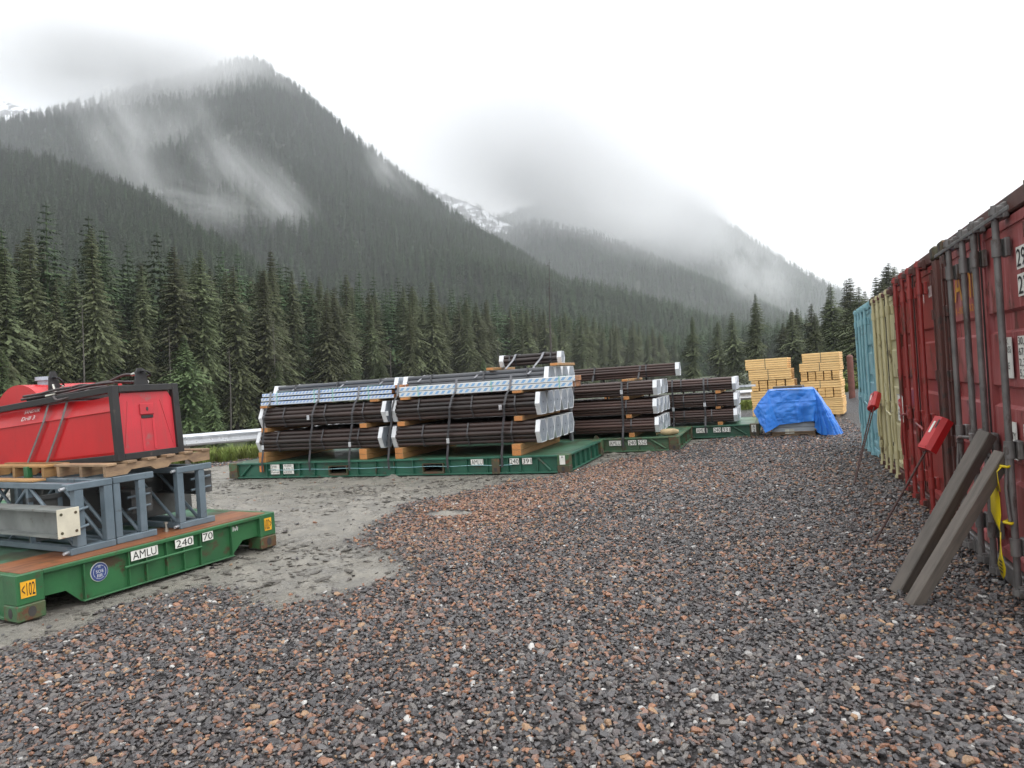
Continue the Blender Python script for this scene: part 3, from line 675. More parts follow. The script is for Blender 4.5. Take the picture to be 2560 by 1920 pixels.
for k, (x, y, H, Wd) in enumerate(((3.6, 31, 1.2, .9), (4.6, 32, 1.4, 1.0), (3.2, 33, 1.0, .8), (5.6, 33.5, 1.5, 1.0))):
    shrub(x, y, H, Wd, 'low light green shrub behind the gravel berm', group='shrubs behind the berm', seed=k)
for k, (s, e, H, Wd) in enumerate(((-3, 9, 1.5, 1.0), (-1, 12, 1.9, 1.2), (1, 8, 1.2, .9), (-5, 13, 2.2, 1.4), (3, 14, 2.0, 1.3), (6, 11, 1.6, 1.1), (24, 18, 2.6, 1.5), (30, 20, 2.4, 1.5), (34, 24, 3, 1.6))):
    p = EDGE0 + s * EDIR + e * ENRM
    shrub(p[0], p[1], H, Wd, 'bushy green shrub below the guardrail bank', 'needles_bright', 'shrubs below the bank', 20 + k, 700)

# ------------------------------------------------------------------ hills
FARK = []
for k in range(5):
    V, F, tr, br = spruce(300 + k, 20, [2.6, 3.2, 2.3, 2.9, 2.5][k], 40, 6, 4, ragged=.5)
    b0 = len(V); V += [(0.16, 0, 0), (-0.08, 0.14, 0), (-0.08, -0.14, 0), (0.02, 0, 19.9), (-0.01, 0.02, 19.9), (-0.01, -0.02, 19.9)]
    F += [(b0, b0 + 1, b0 + 4, b0 + 3), (b0 + 1, b0 + 2, b0 + 5, b0 + 4), (b0 + 2, b0, b0 + 3, b0 + 5)]
    FARK.append(crown_mesh('far_spruce', V, F, 'needles_far'))
t = NT('hill_floor'); g = t.n('ShaderNodeNewGeometry')
t.bsdf(t.mix(t.ramp(t.noise(g.outputs['Position'], 0.05, 6), .35, .65), (0.022, 0.03, 0.017), (0.04, 0.048, 0.03)), 0.9, spec=0.2); MATS['hill_floor'] = t.m
t = NT('snow_slope'); g = t.n('ShaderNodeNewGeometry')
mp = t.n('ShaderNodeMapping'); t.l(g.outputs['Position'], mp.inputs['Vector']); mp.inputs['Scale'].default_value = (1, 1, 0.6)
sn = t.ramp(t.noise(mp.outputs[0], 0.035, 8, 0.7), .46, .58)
t.bsdf(t.mix(sn, (0.09, 0.09, 0.095), (0.75, 0.77, 0.80)), 0.8, spec=0.2); MATS['snow_slope'] = t.m

class Hill:
    def __init__(s, ridge, kbase, zbase, seed, amp, power=1.25, dmin=0):
        s.P = np.array(ridge, float); s.seed = seed; s.amp = amp; s.pw = power
        d = np.hypot(s.P[:, 0], s.P[:, 1]); k = np.maximum(kbase, dmin / d)
        s.B = np.c_[s.P[:, :2] * k[:, None], np.full(len(d), zbase)]
        seg = np.r_[0, np.cumsum(np.linalg.norm(np.diff(s.P[:, :2], axis=0), axis=1))]; s.len = seg[-1]; s.u = seg / seg[-1]
    def ev(s, u, t):
        R = np.stack([np.interp(u, s.u, s.P[:, i]) for i in range(3)], -1); B = np.stack([np.interp(u, s.u, s.B[:, i]) for i in range(3)], -1)
        tt = t[..., None]; XY = R[..., :2] * (1 - tt) + B[..., :2] * tt
        fr = np.where(t >= 0, np.clip(1 - t, 0, 1) ** s.pw, 1 - np.abs(t) * 1.2)
        z = B[..., 2] + (R[..., 2] - B[..., 2]) * fr
        nz = fbm(XY[..., 0], XY[..., 1], s.seed, 6, 0.008) * s.amp * np.clip(4 * np.clip(t, 0, 1) * (1 - np.clip(t, 0, 1)) + 0.12, 0, 1)
        return np.concatenate([XY, (z + nz)[..., None]], -1)
    def build(s, name, m, label, nu=160, nt=60):
        u, t_ = np.meshgrid(np.linspace(0, 1, nu), np.r_[-0.35, -0.15, np.linspace(0, 1, nt)], indexing='ij')
        V = s.ev(u, t_); n2 = t_.shape[1]
        i_ = (np.arange(nu - 1)[:, None] * n2 + np.arange(n2 - 1)[None, :]).reshape(-1)
        me = bpy.data.meshes.new(name); np_mesh(me, V.reshape(-1, 3), np.stack([i_, i_ + 1, i_ + n2 + 1, i_ + n2], 1)); me.materials.append(MATS[m])
        me.polygons.foreach_set('use_smooth', np.ones(len(me.polygons), bool))
        return tag(obj(name, me), label, 'mountain', kind='structure')
    def trees(s, name, label, spacing, hmin, hmax, tmin=0.0, tmax=1.0, thin=None):
        depth = np.linalg.norm(s.P - s.B, axis=1).mean(); wid = (s.len + np.linalg.norm(np.diff(s.B[:, :2], axis=0), axis=1).sum()) / 2
        n = int(s.len * depth * (tmax - tmin) / spacing ** 2)
        u = rng.uniform(0, 1, n); t_ = rng.uniform(tmin, tmax, n)
        wl = 1 - t_ * (1 - min(1, wid * 2 / s.len - 1)); k = rng.uniform(0, 1, n) < wl; u, t_ = u[k], t_[k]
        nr = int(s.len / (spacing * 0.5)); u = np.r_[u, rng.uniform(0, 1, nr)]; t_ = np.r_[t_, rng.uniform(-0.01, 0.012, nr)]
        p = s.ev(u, t_)
        if thin is not None: k = thin(p, u, t_); p = p[k]
        n = len(p); hs = rng.uniform(hmin, hmax, n) / 20; ws = hs * rng.uniform(1.0, 1.55, n)
        e = TQ.to_euler()
        rt = np.c_[np.full(n, e.x), np.full(n, e.y), rng.uniform(0, 6.28, n)]
        p[:, 2] -= 0.6
        return instancer(name, p, np.c_[ws, ws, hs], rt, rng.integers(0, 5, n), FARK, label, 'forest', mname='fir'), n

M1 = Hill([(-1596, 738, 457), (-1449, 847, 527), (-1316, 950, 560), (-1184, 1053, 615), (-1063, 1120, 652), (-980, 1155, 676), (-930, 1166, 668), (-824, 1156, 578), (-690, 1131, 450), (-595, 1103, 368), (-486, 1058, 280), (-368, 995, 192), (-262, 917, 118), (-139, 803, 54), (-46, 677, 20), (60, 560, -4)], 0.30, -6, 1, 42, 1.12, 330)
M1.build('mountain', 'hill_floor', 'steep forested mountain with its top in cloud')
SP = Hill([(-891, 414, 284), (-758, 443, 258), (-656, 449, 233), (-604, 447, 217), (-557, 443, 200), (-498, 433, 172), (-450, 419, 152), (-399, 396, 122), (-313, 353, 82), (-230, 298, 42), (-150, 250, 2)], 0.32, -4, 2, 14, 1.1, 150)
SP.build('foothill', 'hill_floor', 'forested foothill spur before the mountain')
M2 = Hill([(-1221, 2002, 330), (-942, 1999, 390), (-737, 1968, 440), (-610, 1909, 445), (-440, 1866, 380), (-305, 1809, 300), (-152, 1706, 205), (-22, 1541, 112), (74, 1310, 36), (140, 1150, -4)], 0.42, -6, 3, 45, 1.2)
M2.build('mountain', 'hill_floor', 'second forested ridge half hidden by low cloud')
M4_ = Hill([(-1900, 2900, 500), (-1400, 3000, 700), (-850, 3103, 830), (-505, 3125, 780), (-213, 3127, 655), (-29, 3088, 488), (115, 3035, 364), (266, 2877, 232), (407, 2716, 127), (661, 2597, 32), (900, 2500, -5)], 0.5, -6, 4, 55, 1.1)
M4_.build('mountain', 'hill_floor', 'far misty ridge falling away to the right')
M5 = Hill([(-3951, 1729, 1734), (-3216, 1896, 1435), (-2817, 1939, 1255), (-2520, 1943, 1125), (-2210, 1952, 985), (-1868, 1973, 789)], 0.7, 300, 5, 60, 1.0)
M5.build('mountain', 'snow_slope', 'snowy slope showing behind the forested mountain')
M3 = Hill([(-1500, 2380, 780), (-1247, 2312, 790), (-1086, 2265, 695), (-907, 2225, 600), (-729, 2185, 480), (-560, 2120, 380)], 0.72, 120, 6, 50, 1.0)
M3.build('mountain', 'snow_slope', 'snow streaked slope in the gap between two ridges')

nt = 0
for hill, nm, lab, spc, h0, h1, kw in ((SP, 'spur_forest', 'spruce forest covering the foothill spur', 6.2, 15, 25, {}),
        (M1, 'mountain_forest', 'spruce forest covering the steep mountain', 8.2, 16, 28, {}),
        (M2, 'ridge_forest', 'spruce forest on the cloudy second ridge', 11.5, 18, 30, {}),
        (M4_, 'far_ridge_forest', 'spruce forest on the far misty ridge', 17, 20, 32, {}),
        (M3, 'sparse_forest', 'scattered trees on the snow streaked slope', 30, 14, 22, {})):
    o_, n_ = hill.trees(nm, lab, spc, h0, h1, **kw); nt += n_
# valley forest behind the front rows
nA, nB = 9000, 3200
xa = -70 - 330 * rng.uniform(0, 1, nA) ** 1.4; ya = rng.uniform(-10, 520, nA); xa = xa + 0.06 * (ya - 43)
xb = rng.uniform(-75, 140, nB); yb = rng.uniform(330, 560, nB); n = nA + nB
vp = np.c_[np.r_[xa, xb], np.r_[ya, yb]]
hs = rng.uniform(15, 27, n) / 20; ws = hs * rng.uniform(0.9, 1.4, n); e = TQ.to_euler()
instancer('valley_forest', np.c_[vp, ground_z(vp[:, 0], vp[:, 1]) - 0.5], np.c_[ws, ws, hs], np.c_[np.full(n, e.x), np.full(n, e.y), rng.uniform(0, 6.28, n)], rng.integers(0, 5, n), FARK, 'deep spruce forest on the valley floor', 'forest', mname='fir')

# ------------------------------------------------------------------ shipping containers (local x runs left to right as one faces the doors)
def container(label, Xf, Yfar, paint, post_paint, rod_paint, rods, seed, zoff=0.0, H=2.59, Wd=2.438, L=6.06):
    r = random.Random(seed)
    T = thing('shipping_container', label, 'container', (Xf, Yfar, zoff), rad(-90), 'containers in a row with doors to the yard')
    # corrugated side walls, roof and rear wall
    def corr(n):
        out = []
        for k in range(n):
            a = k / n
            out += [(a, 0), (a + .25 / n, 0), (a + .4 / n, 1), (a + .75 / n, 1), (a + .9 / n, 0)]
        return out + [(1, 0)]
    for sx, inw in ((0.03, 1), (Wd - 0.03, -1)):
        prof = [(sx + inw * 0.035 * d, 0.16 + a * (L - 0.32)) for a, d in corr(20)]
        vs_ = [(p[0], p[1], z) for z in (0.16, H - 0.1) for p in prof]; n = len(prof)
        MB().add(vs_, [(i, i + 1, n + i + 1, n + i) for i in range(n - 1)]).build('side_wall', paint, T)
    prof = [(0.16 + a * (L - 0.32), H - 0.03 - 0.02 * d) for a, d in corr(20)]; n = len(prof)
    MB().add([(x, p[0], p[1]) for x in (0.05, Wd - 0.05) for p in prof], [(i, i + 1, n + i + 1, n + i) for i in range(n - 1)]).build('roof', paint, T)
    MB().box(0.1, Wd - 0.1, L - 0.06, L - 0.02, 0.1, H - 0.08).build('rear_wall', paint, T)
    rails = MB()
    for x in (0.0, Wd - 0.07): rails.box(x, x + 0.07, 0.17, L - 0.17, 0.02, 0.17).box(x, x + 0.07, 0.17, L - 0.17, H - 0.10, H - 0.01)
    for x0 in (0.0, Wd - 0.07):
        MB().box(x0, x0 + 0.07, 0.17, L - 0.17, 0.02, 0.17).build('bottom_rail', post_paint, T); MB().box(x0, x0 + 0.07, 0.17, L - 0.17, H - 0.10, H - 0.01).build('top_rail', post_paint, T)
    for x0 in (0.0, Wd - 0.14):
        p = MB().box(x0, x0 + 0.14, 0.0, 0.15, 0.118, H - 0.118, b=0.012).build('corner_post', post_paint, T)
        MB().box(x0 + (0.118 if x0 == 0 else 0.006), x0 + (0.134 if x0 == 0 else 0.022), -0.012, -0.001, 0.2, H - 0.2).build('post_edge', post_paint, p)
        MB().box(x0, x0 + 0.14, L - 0.15, L, 0.118, H - 0.118, b=0.012).build('rear_post', post_paint, T)
        for z0 in (0, H - 0.116):
            for y0 in (-0.012, L - 0.166):
                cmb = MB().box(x0 - 0.004, x0 + 0.158, y0, y0 + 0.178, z0, z0 + 0.116, b=0.014)
                cst = cmb.build('corner_casting', 'casting_rust', T)
                if y0 < 0:
                    cx, cz = x0 + 0.077, z0 + 0.058
                    MB().prism([(cx + 0.026 * math.cos(q * .524), cz + 0.04 * math.sin(q * .524)) for q in range(12)], y0 - 0.002, y0 + 0.002).build('lock_hole', 'gasket', cst)
    MB().box(0.158, Wd - 0.158, 0.01, 0.13, H - 0.125, H - 0.012, b=0.01).build('door_header', post_paint, T)
    MB().box(0.158, Wd - 0.158, 0.0, 0.14, 0.015, 0.15, b=0.01).build('door_sill', 'rod_grey' if rod_paint == 'rod_grey' else post_paint, T)
    # doors with pressed bands
    bands = [0.30, 0.80, 1.30, 1.80]; zb, zt = 0.165, H - 0.14
    for dx0, dx1, flip in ((0.15, Wd / 2 - 0.006, 0), (Wd / 2 + 0.006, Wd - 0.15, 1)):
        poly = [(0.075, zb), (0.034, zb)]
        for bz in bands: poly += [(0.034, bz - 0.075), (0.064, bz - 0.055), (0.064, bz + 0.055), (0.034, bz + 0.075)]
        poly += [(0.034, zt), (0.075, zt)]
        D = MB().prism(poly, dx0 + 0.05, dx1 - 0.05, 'x')
        D.box(dx0, dx0 + 0.052, 0.022, 0.08, zb, zt).box(dx1 - 0.052, dx1, 0.022, 0.08, zb, zt)
        D.box(dx0 + 0.052, dx1 - 0.052, 0.024, 0.034, zb, zb + 0.06).box(dx0 + 0.052, dx1 - 0.052, 0.024, 0.034, zt - 0.06, zt)
        d = D.build('door', paint, T)
        gx = dx1 + 0.001 if flip == 0 else dx0 - 0.005
        MB().box(gx, gx + 0.004, 0.012, 0.06, zb, zt).build('gasket', 'gasket', d)
        hx = 0.142 if flip == 0 else Wd - 0.142
        for z in (0.30, 0.86, 1.42, 1.98, 2.30):
            hg = MB().box(hx - 0.035, hx + 0.055 if flip == 0 else hx + 0.035, -0.006, 0.02, z - 0.05, z + 0.05, b=0.006) if flip == 0 else MB().box(hx - 0.055, hx + 0.035, -0.006, 0.02, z - 0.05, z + 0.05, b=0.006)
            hg.tube([(hx, -0.012, z - 0.045), (hx, -0.012, z + 0.045)], 0.012, 8)
            hg.build('hinge', post_paint, d)
    # locking rods
    for i, rx in enumerate(rods):
        R = MB().tube([(rx, -0.045, 0.05), (rx, -0.045, H - 0.06)], 0.0215, 12).build('lock_rod', rod_paint, T)
        for z in (0.075, H - 0.10):      # cam and keeper
            MB().tube([(rx, -0.045, z - 0.02), (rx, -0.045, z + 0.02)], 0.034, 10).box(rx - 0.045, rx + 0.045, -0.05, 0.0, z + (0.028 if z < 1 else -0.044), z + (0.044 if z < 1 else -0.028)).build('cam', rod_paint, R)
            MB().box(rx - 0.055, rx + 0.06, -0.016, 0.021, z - 0.05, z + 0.05, b=0.006).box(rx + 0.03, rx + 0.055, -0.05, -0.012, z - 0.03, z + 0.03, b=0.006).build('keeper', 'rod_grey' if rod_paint == 'rod_grey' else post_paint, R)
        for z in (0.36, H - 0.33, 0.98):
            bk = MB().box(rx - 0.035, rx + 0.05, -0.012, 0.02, z - 0.06, z + 0.06, b=0.006).tube([(rx, -0.045, z - 0.055), (rx, -0.045, z + 0.055)], 0.031, 12)
            bk.build('rod_bracket', rod_paint, R)
        hd = MB(); sgn = 1 if i in (0, 2) else -1; hz = 0.92 + 0.06 * (i % 2)
        if i in (1, 2):
            hd.tube([(rx, -0.055, hz), (rx + sgn * 0.10, -0.075, hz - 0.01), (rx + sgn * 0.34, -0.072, hz - 0.03), (rx + sgn * 0.40, -0.07, hz - 0.05)], 0.012, 8)
            hd.box(rx - 0.03, rx + 0.03, -0.078, -0.03, hz - 0.035, hz + 0.035, b=0.008)
        else:
            hd.box(rx - 0.028, rx + 0.028, -0.075, -0.03, hz - 0.03, hz + 0.03, b=0.008).tube([(rx, -0.06, hz - 0.02), (rx + 0.01, -0.08, hz - 0.25), (rx + 0.02, -0.07, hz - 0.45)], 0.011, 8)
        hd.build('handle', rod_paint, R)
    return T
c1 = container('faded dark red container with grey lock rods and white weight plates', 1.40, 7.14, 'cont_red_faded_sheen', 'cont_brown', 'rod_grey', [0.58, 1.02, 1.34, 1.86], 1)
c2 = container('bright red container with red lock rods and a white danger sign', 1.40, 9.77, 'cont_red', 'cont_brown', 'cont_red', [0.50, 0.98, 1.40, 1.92], 2)
c3 = container('pale yellow container with yellow lock rods between red and light blue containers', 1.46, 12.30, 'cont_cream', 'cont_brown', 'cont_cream', [0.50, 0.98, 1.40, 1.90], 3, -0.03)
c4 = container('light blue container with rust stains at the end of the row', 1.465, 14.83, 'cont_teal', 'cont_teal', 'cont_teal', [0.50, 0.98, 1.40, 1.90], 4, -0.03)
# a dark rain gutter bar over the nearest doors
MB().box(0.2, 2.24, -0.075, -0.067, 2.435, 2.462, b=0.003).build('gutter_bar', 'rod_grey', c1)
# markings of the nearest container
placard(c1, ['299'], 2.0, 2.27, 2.10, 2.235, 0.021); placard(c1, ['221'], 2.0, 2.27, 1.935, 2.07, 0.021)
placard(c1, ['MAX.', 'GROSS', '', 'TARE', ''], 1.575, 1.80, 1.43, 1.695, 0.021); placard(c1, ['30,480', '67,200', '2,300', '5,200'], 1.93, 2.20, 1.43, 1.695, 0.021)
placard(c1, ['MAX', 'CAPTY', 'CUBE', ''], 1.56, 1.79, 0.90, 1.145, 0.021); placard(c1, ['28,180', '61,000', '33.2'], 1.93, 2.20, 0.90, 1.145, 0.021)
text_fit(MB(), 'AML', 0.37, 1.10, 2.03, 2.30, 0.0205).build('lettering', 'yellow_ink', c1)
text_fit(MB(), '1-800-326', 0.40, 1.02, 1.925, 1.98, 0.0205).build('lettering', 'yellow_ink', c1)
MB().box(1.50, 1.60, 0.028, 0.0335, 2.11, 2.27, b=0.002).build('vent_cover', 'gasket', c1)
text_fit(MB(), '200731', 1.98, 2.26, 2.16, 2.27, 0.0205).build('lettering', 'white_ink', c2)
text_fit(MB(), '1', 1.72, 1.75, 2.13, 2.22, 0.0205).build('lettering', 'white_ink', c2)
MB().box(1.52, 1.575, 0.028, 0.0335, 1.56, 1.76).build('sticker', 'paper', c2)
MB().box(0.80, 0.84, 0.028, 0.0335, 1.40, 1.75).build('sticker', 'orange_tag', c2)
MB().box(0.5, 0.9, 0.005, 0.0335, 1.9, 1.901).build('seam', 'cont_cream', c3)
text_fit(MB(), '0', 1.20, 1.30, 1.35, 1.55, 0.0205).build('lettering', 'black_ink', c3)
text_fit(MB(), '2', 2.02, 2.12, 2.0, 2.1, 0.0205).build('lettering', 'black_ink', c3); text_fit(MB(), '0', 2.02, 2.12, 1.85, 1.95, 0.0205).build('lettering', 'black_ink', c3)
# danger sign hung on the bright red container
sg = MB().box(0, 0.20, -0.003, 0.003, 0, 0.30, b=0.002).build('danger_sign', 'white_label', None, (1.33, 9.44, 0.86), rad(-90 + 6)); sg.rotation_euler[1] = rad(4)
tag(sg, 'white danger sign with red oval hung on the bright red container', 'sign')
ov = MB().prism([(0.10 + 0.082 * math.cos(q * .314), 0.215 + 0.052 * math.sin(q * .314)) for q in range(20)], -0.0055, -0.0035).build('red_oval', 'sign_red', sg)
text_fit(MB(), 'DANGER', 0.035, 0.165, 0.20, 0.23, -0.0075).build('lettering', 'white_ink', ov)
tb = MB()
for k, s in enumerate(('AUTHORIZED', 'PERSONNEL', 'ONLY')): text_fit(tb, s, 0.02 if k < 2 else 0.055, 0.18 if k < 2 else 0.145, 0.112 - k * 0.042, 0.142 - k * 0.042, -0.0045)
tb.build('lettering', 'black_ink', sg)
MB().tube([(-0.03, -0.002, 0.305), (0.10, -0.006, 0.312), (0.23, -0.002, 0.305)], 0.004, 6).build('wire', 'strap_light', sg)

# two weathered posts leaning on the nearest container
def lean_post(label, a, b, w, seed):
    a, b = Vector(a), Vector(b); d = (b - a); L = d.length; q = d.to_track_quat('Z', 'Y')
    m = MB().box(-w / 2, w / 2, -w / 2, w / 2, 0, L, b=0.006)
    o = m.build('wooden_post', 'weathered_wood', None, a); o.rotation_mode = 'QUATERNION'; o.rotation_quaternion = q @ Matrix.Rotation(rad(seed), 3, 'Z').to_quaternion()
    return tag(o, label, 'post')
lean_post('grey weathered wooden post leaning on container, the taller of two', (0.69, 5.45, -0.02), (1.335, 5.67, 1.05), 0.092, 20)
lean_post('grey weathered wooden post leaning on container, the shorter one beside the yellow tape', (0.74, 5.20, -0.02), (1.335, 5.33, 0.95), 0.086, 15)

# yellow tape knotted to a lock rod
tp = thing('caution_tape', 'yellow caution tape knotted to a grey lock rod', 'tape', (1.33, 5.28, 0.42))
def loop_strip(pts, w, name, m='caution_yellow'):
    mb = MB(); pp = [Vector(p) for p in pts]
    for i in range(len(pp) - 1):
        pass
    vs_ = []
    for i, p in enumerate(pp):
        ww = w[i] / 2; a = 0.5 * math.sin(i * 1.3)
        vs_ += [p + Vector((ww * math.sin(a) * .4, ww * math.cos(a), 0)), p - Vector((ww * math.sin(a) * .4, ww * math.cos(a), 0))]
    mb.add(vs_, [(2 * i, 2 * i + 1, 2 * i + 3, 2 * i + 2) for i in range(len(pp) - 1)], 0, True)
    o = mb.build(name, m, tp); md = o.modifiers.new('thick', 'SOLIDIFY'); md.thickness = 0.002
    return o
loop_strip([(-0.02, 0.0, 0.46), (-0.05, 0.03, 0.44), (-0.055, 0.06, 0.36), (-0.05, 0.085, 0.25), (-0.05, 0.09, 0.14), (-0.05, 0.06, 0.06), (-0.045, 0.035, 0.03)], [.04, .075, .11, .14, .14, .085, .03], 'upper_strip')
loop_strip([(-0.045, 0.035, 0.03), (-0.05, 0.03, -0.04), (-0.05, 0.035, -0.12), (-0.05, 0.04, -0.19), (-0.045, 0.04, -0.24), (-0.045, 0.045, -0.27)], [.03, .07, .11, .12, .07, .04], 'lower_strip')
loop_strip([(-0.03, -0.01, 0.455), (-0.06, -0.035, 0.43), (-0.055, -0.025, 0.36), (-0.05, -0.01, 0.30)], [.03, .03, .04, .05], 'loose_end')
bk = MB()
for k in range(4): bk.box(-0.0535, -0.0525, 0.005, 0.07, -0.165 - 0.022 * k, -0.155 - 0.022 * k)
bk.build('printed_bar', 'black_ink', tp)
MB().tube([(-0.032, 0, 0.46), (0, 0.032, 0.465), (0.03, 0, 0.46), (0, -0.032, 0.455), (-0.032, 0, 0.46)], 0.009, 6).build('knot', 'caution_yellow', tp)
MB().tube([(-0.03, 0, 0.10), (0, 0.03, 0.105), (0.028, 0, 0.10), (0, -0.03, 0.095), (-0.03, 0, 0.10)], 0.010, 6).build('knot', 'caution_yellow', tp)

# red marker boxes on reinforcing rods, leaning on the containers
def marker(label, foot, top, rods, tw):
    f, p = Vector(foot), Vector(top); d = p - f; L = d.length
    T = thing('marker_box', label, 'marker', foot); T.rotation_mode = 'QUATERNION'
    zx = d.normalized(); xx = Vector((0, -1, 0)); xx = (xx - zx * xx.dot(zx)).normalized(); yy = zx.cross(xx)
    xx2 = xx * math.cos(tw) + yy * math.sin(tw); yy2 = zx.cross(xx2)
    T.rotation_quaternion = Matrix((xx2, yy2, zx)).transposed().to_quaternion()
    for k in range(rods):
        ox = (k - (rods - 1) / 2) * 0.07
        rp = [(ox * 0.2, 0.0, 0)] + [(ox * (0.2 + 0.8 * q / 5), 0.0, (L - 0.12) * q / 5) for q in range(1, 6)]
        R = MB().tube(rp, 0.0085, 8).build('rod', 'rebar', T)
        rb = MB()
        for j in range(44):
            z = (j + 0.5) / 44 * (L - 0.14); xq = ox * (0.2 + 0.8 * z / (L - 0.12)); rb.tube([(xq, 0, z - 0.004), (xq, 0, z + 0.004)], 0.0108, 6, caps=True)
        q = rb.build('rib', 'rebar', R); q['kind'] = 'stuff'
    sec = [(-0.07, 0.045), (-0.07, -0.03), (-0.045, -0.055), (0.04, -0.055), (0.07, -0.02), (0.07, 0.045)]
    b = MB().prism(sec, L - 0.31, L, 'z').build('box', 'box_red', T)
    MB().box(-0.045, 0.035, -0.0585, -0.0555, L - 0.295, L - 0.28).build('fold', 'box_red', b)
    MB().box(-0.02, 0.0, -0.0585, -0.0555, L - 0.16, L - 0.05).build('label', 'white_label', b)
    MB().box(0.02, 0.035, -0.0585, -0.0555, L - 0.11, L - 0.03).build('slot', 'gasket', b)
marker('red steel marker box on one long rod leaning against the bright red container', (0.671, 6.743, -0.03), (1.33, 7.0, 1.05), 1, 0.5)
marker('red steel marker box on two rods leaning against the pale yellow container', (0.843, 10.03, -0.03), (1.34, 11.45, 1.08), 2, 0.3)

# ------------------------------------------------------------------ flat racks
def flat_rack(label, W, D, h, paint, loc, rz, ribs=(), pockets=(), holes=(), profile=None, post=0.2, side=None, deckmat='deck_green', castm='casting_rust', postm=None):
    T = thing('flat_rack', label, 'flat rack', loc, rz)
    postm = postm or paint; tf = 0.035
    MB().box(0.10, W - 0.10, 0.10, D - 0.10, h - 0.045, h - 0.004).build('deck', deckmat, T)
    def face(M, width, feats, prof):
        top = MB().box(post, width - post, 0.0, 0.10, h - tf, h, b=0.006, M=M).build('top_flange', paint, T)
        if prof: MB().prism(prof, 0.05, 0.066, 'y', M=M).build('web', paint, T)
        else:
            w = MB(); xs_ = [post] + [v for p in sorted(feats.get('pockets', ())) for v in p] + [width - post]
            for a, b in zip(xs_[0::2], xs_[1::2]): w.box(a, b, 0.06, 0.07, 0.026, h - tf, M=M)
            for a, b in feats.get('pockets', ()): w.box(a, b, 0.06, 0.07, h * 0.70, h - tf, M=M)
            w.build('web', paint, T)
            for a, b in feats.get('pockets', ()):
                pk = MB().box(a, b, 0.0, 0.02, h * 0.66, h * 0.70, M=M).box(a, b, 0.0, 0.02, 0.0265, h * 0.2, M=M).box(a - 0.02, a, 0.0, 0.08, 0.0265, h * 0.70, M=M).box(b, b + 0.02, 0.0, 0.08, 0.0265, h * 0.70, M=M)
                pk.box(a, b, 0.06, 0.9, h * 0.18, h * 0.2, M=M).box(a, b, 0.06, 0.9, h * 0.66, h * 0.68, M=M).box(a, b, 0.9, 0.91, h * 0.2, h * 0.66, M=M)
                pk.build('fork_pocket', 'casting_rust', T)
            MB().box(post, width - post, 0.004, 0.10, 0.0, 0.026, b=0.005, M=M).build('bottom_flange', paint, T)
        for rx in feats.get('ribs', ()): MB().box(rx - 0.006, rx + 0.006, 0.012, 0.064, 0.0265, h - tf - 0.0005, M=M).build('rib', paint, T)
    for k, (M, width, feats, prof) in enumerate(((Matrix.Identity(4), W, dict(ribs=ribs, pockets=pockets), profile),
            (M4((W, D, 0), math.pi), W, dict(ribs=ribs[::2]), None), (M4((W, 0, 0), math.pi / 2), D, dict(ribs=side or (0.45, 0.8, 1.15, 1.5, 1.85, 2.2) if D < 4 else (1, 2, 3, 4, 5, 6)), None), (M4((0, D, 0), -math.pi / 2), D, dict(ribs=(0.6, 1.2, 1.8)), None))):
        face(M, width, feats, prof)
    for x0 in (0, W - post):
        for y0 in (0, D - 0.2):
            P = MB().box(x0 - 0.003, x0 + post + 0.003, y0 - 0.003, y0 + 0.203, 0.13, h + 0.003, b=0.008).build('corner_post', postm, T)
            C_ = MB().box(x0 - 0.006, x0 + post + 0.006, y0 - 0.006, y0 + 0.206, 0.0, 0.1295, b=0.010).build('corner_casting', castm, P)
            cx = x0 + post / 2; fy = y0 - 0.008 if y0 == 0 else y0 + 0.204
            MB().prism([(cx + 0.030 * math.cos(q * .524), 0.068 + 0.042 * math.sin(q * .524)) for q in range(12)], fy, fy + 0.004).build('lock_hole', 'gasket', C_)
            ex = x0 - 0.008 if x0 == 0 else x0 + post + 0.004
            MB().prism([(y0 + 0.10 + 0.030 * math.cos(q * .524), 0.068 + 0.042 * math.sin(q * .524)) for q in range(12)], ex, ex + 0.004, 'x').build('lock_hole', 'gasket', C_)
    for hx in holes:
        P = MB().box(hx - 0.075, hx + 0.075, -0.006, 0.058, 0.002, h - tf - 0.002, b=0.006).build('lock_block', castm, T)
        MB().box(hx - 0.025, hx + 0.025, -0.009, -0.005, 0.045, 0.11).build('lock_hole', 'gasket', P)
    return T
L391 = 7.32
# --- rack 240 391
r391 = flat_rack('teal green flat rack numbered 240 391 carrying pipes and wrapped lumber', L391, 2.59, 0.31, 'green_teal', (-10.73, 11.592, 0), 0,
    ribs=[0.95, 1.33, 1.75, 2.1, 3.1, 3.5, 3.9, 4.3, 5.05, 5.4, 5.8, 6.2, 6.44, 6.75], pockets=[(2.46, 2.85), (4.52, 4.92)], holes=[5.97], postm='casting_green')
Y_ = 0.012
placard(r391, ['AMLU'], 5.49, 5.73, 0.165, 0.272, Y_); placard(r391, ['240'], 6.24, 6.415, 0.165, 0.272, Y_); placard(r391, ['391'], 6.475, 6.655, 0.165, 0.272, Y_)
placard(r391, ['A', '', ''], 7.165, 7.262, 0.145, 0.30, -0.004, pad=0.28)
placard(r391, ['Gross', 'Tare', 'Payload'], 1.055, 1.27, 0.075, 0.27, Y_, pad=.06); placard(r391, ['70,000', '6,970 T', '63,030'], 1.365, 1.615, 0.075, 0.27, Y_, pad=.06)
placard(r391, [''], 0.775, 0.88, 0.125, 0.25, Y_, 'orange_tag', name='orange_tag')
for x0, x1, z0, z1 in ((6.76, 6.98, 0.27, 0.05), (0.55, 0.28, 0.27, 0.04)):
    MB().tube([(x0, 0.03, z0), (x1, 0.03, z1)], 0.022, 8).build('diagonal_brace', 'green_teal', r391)
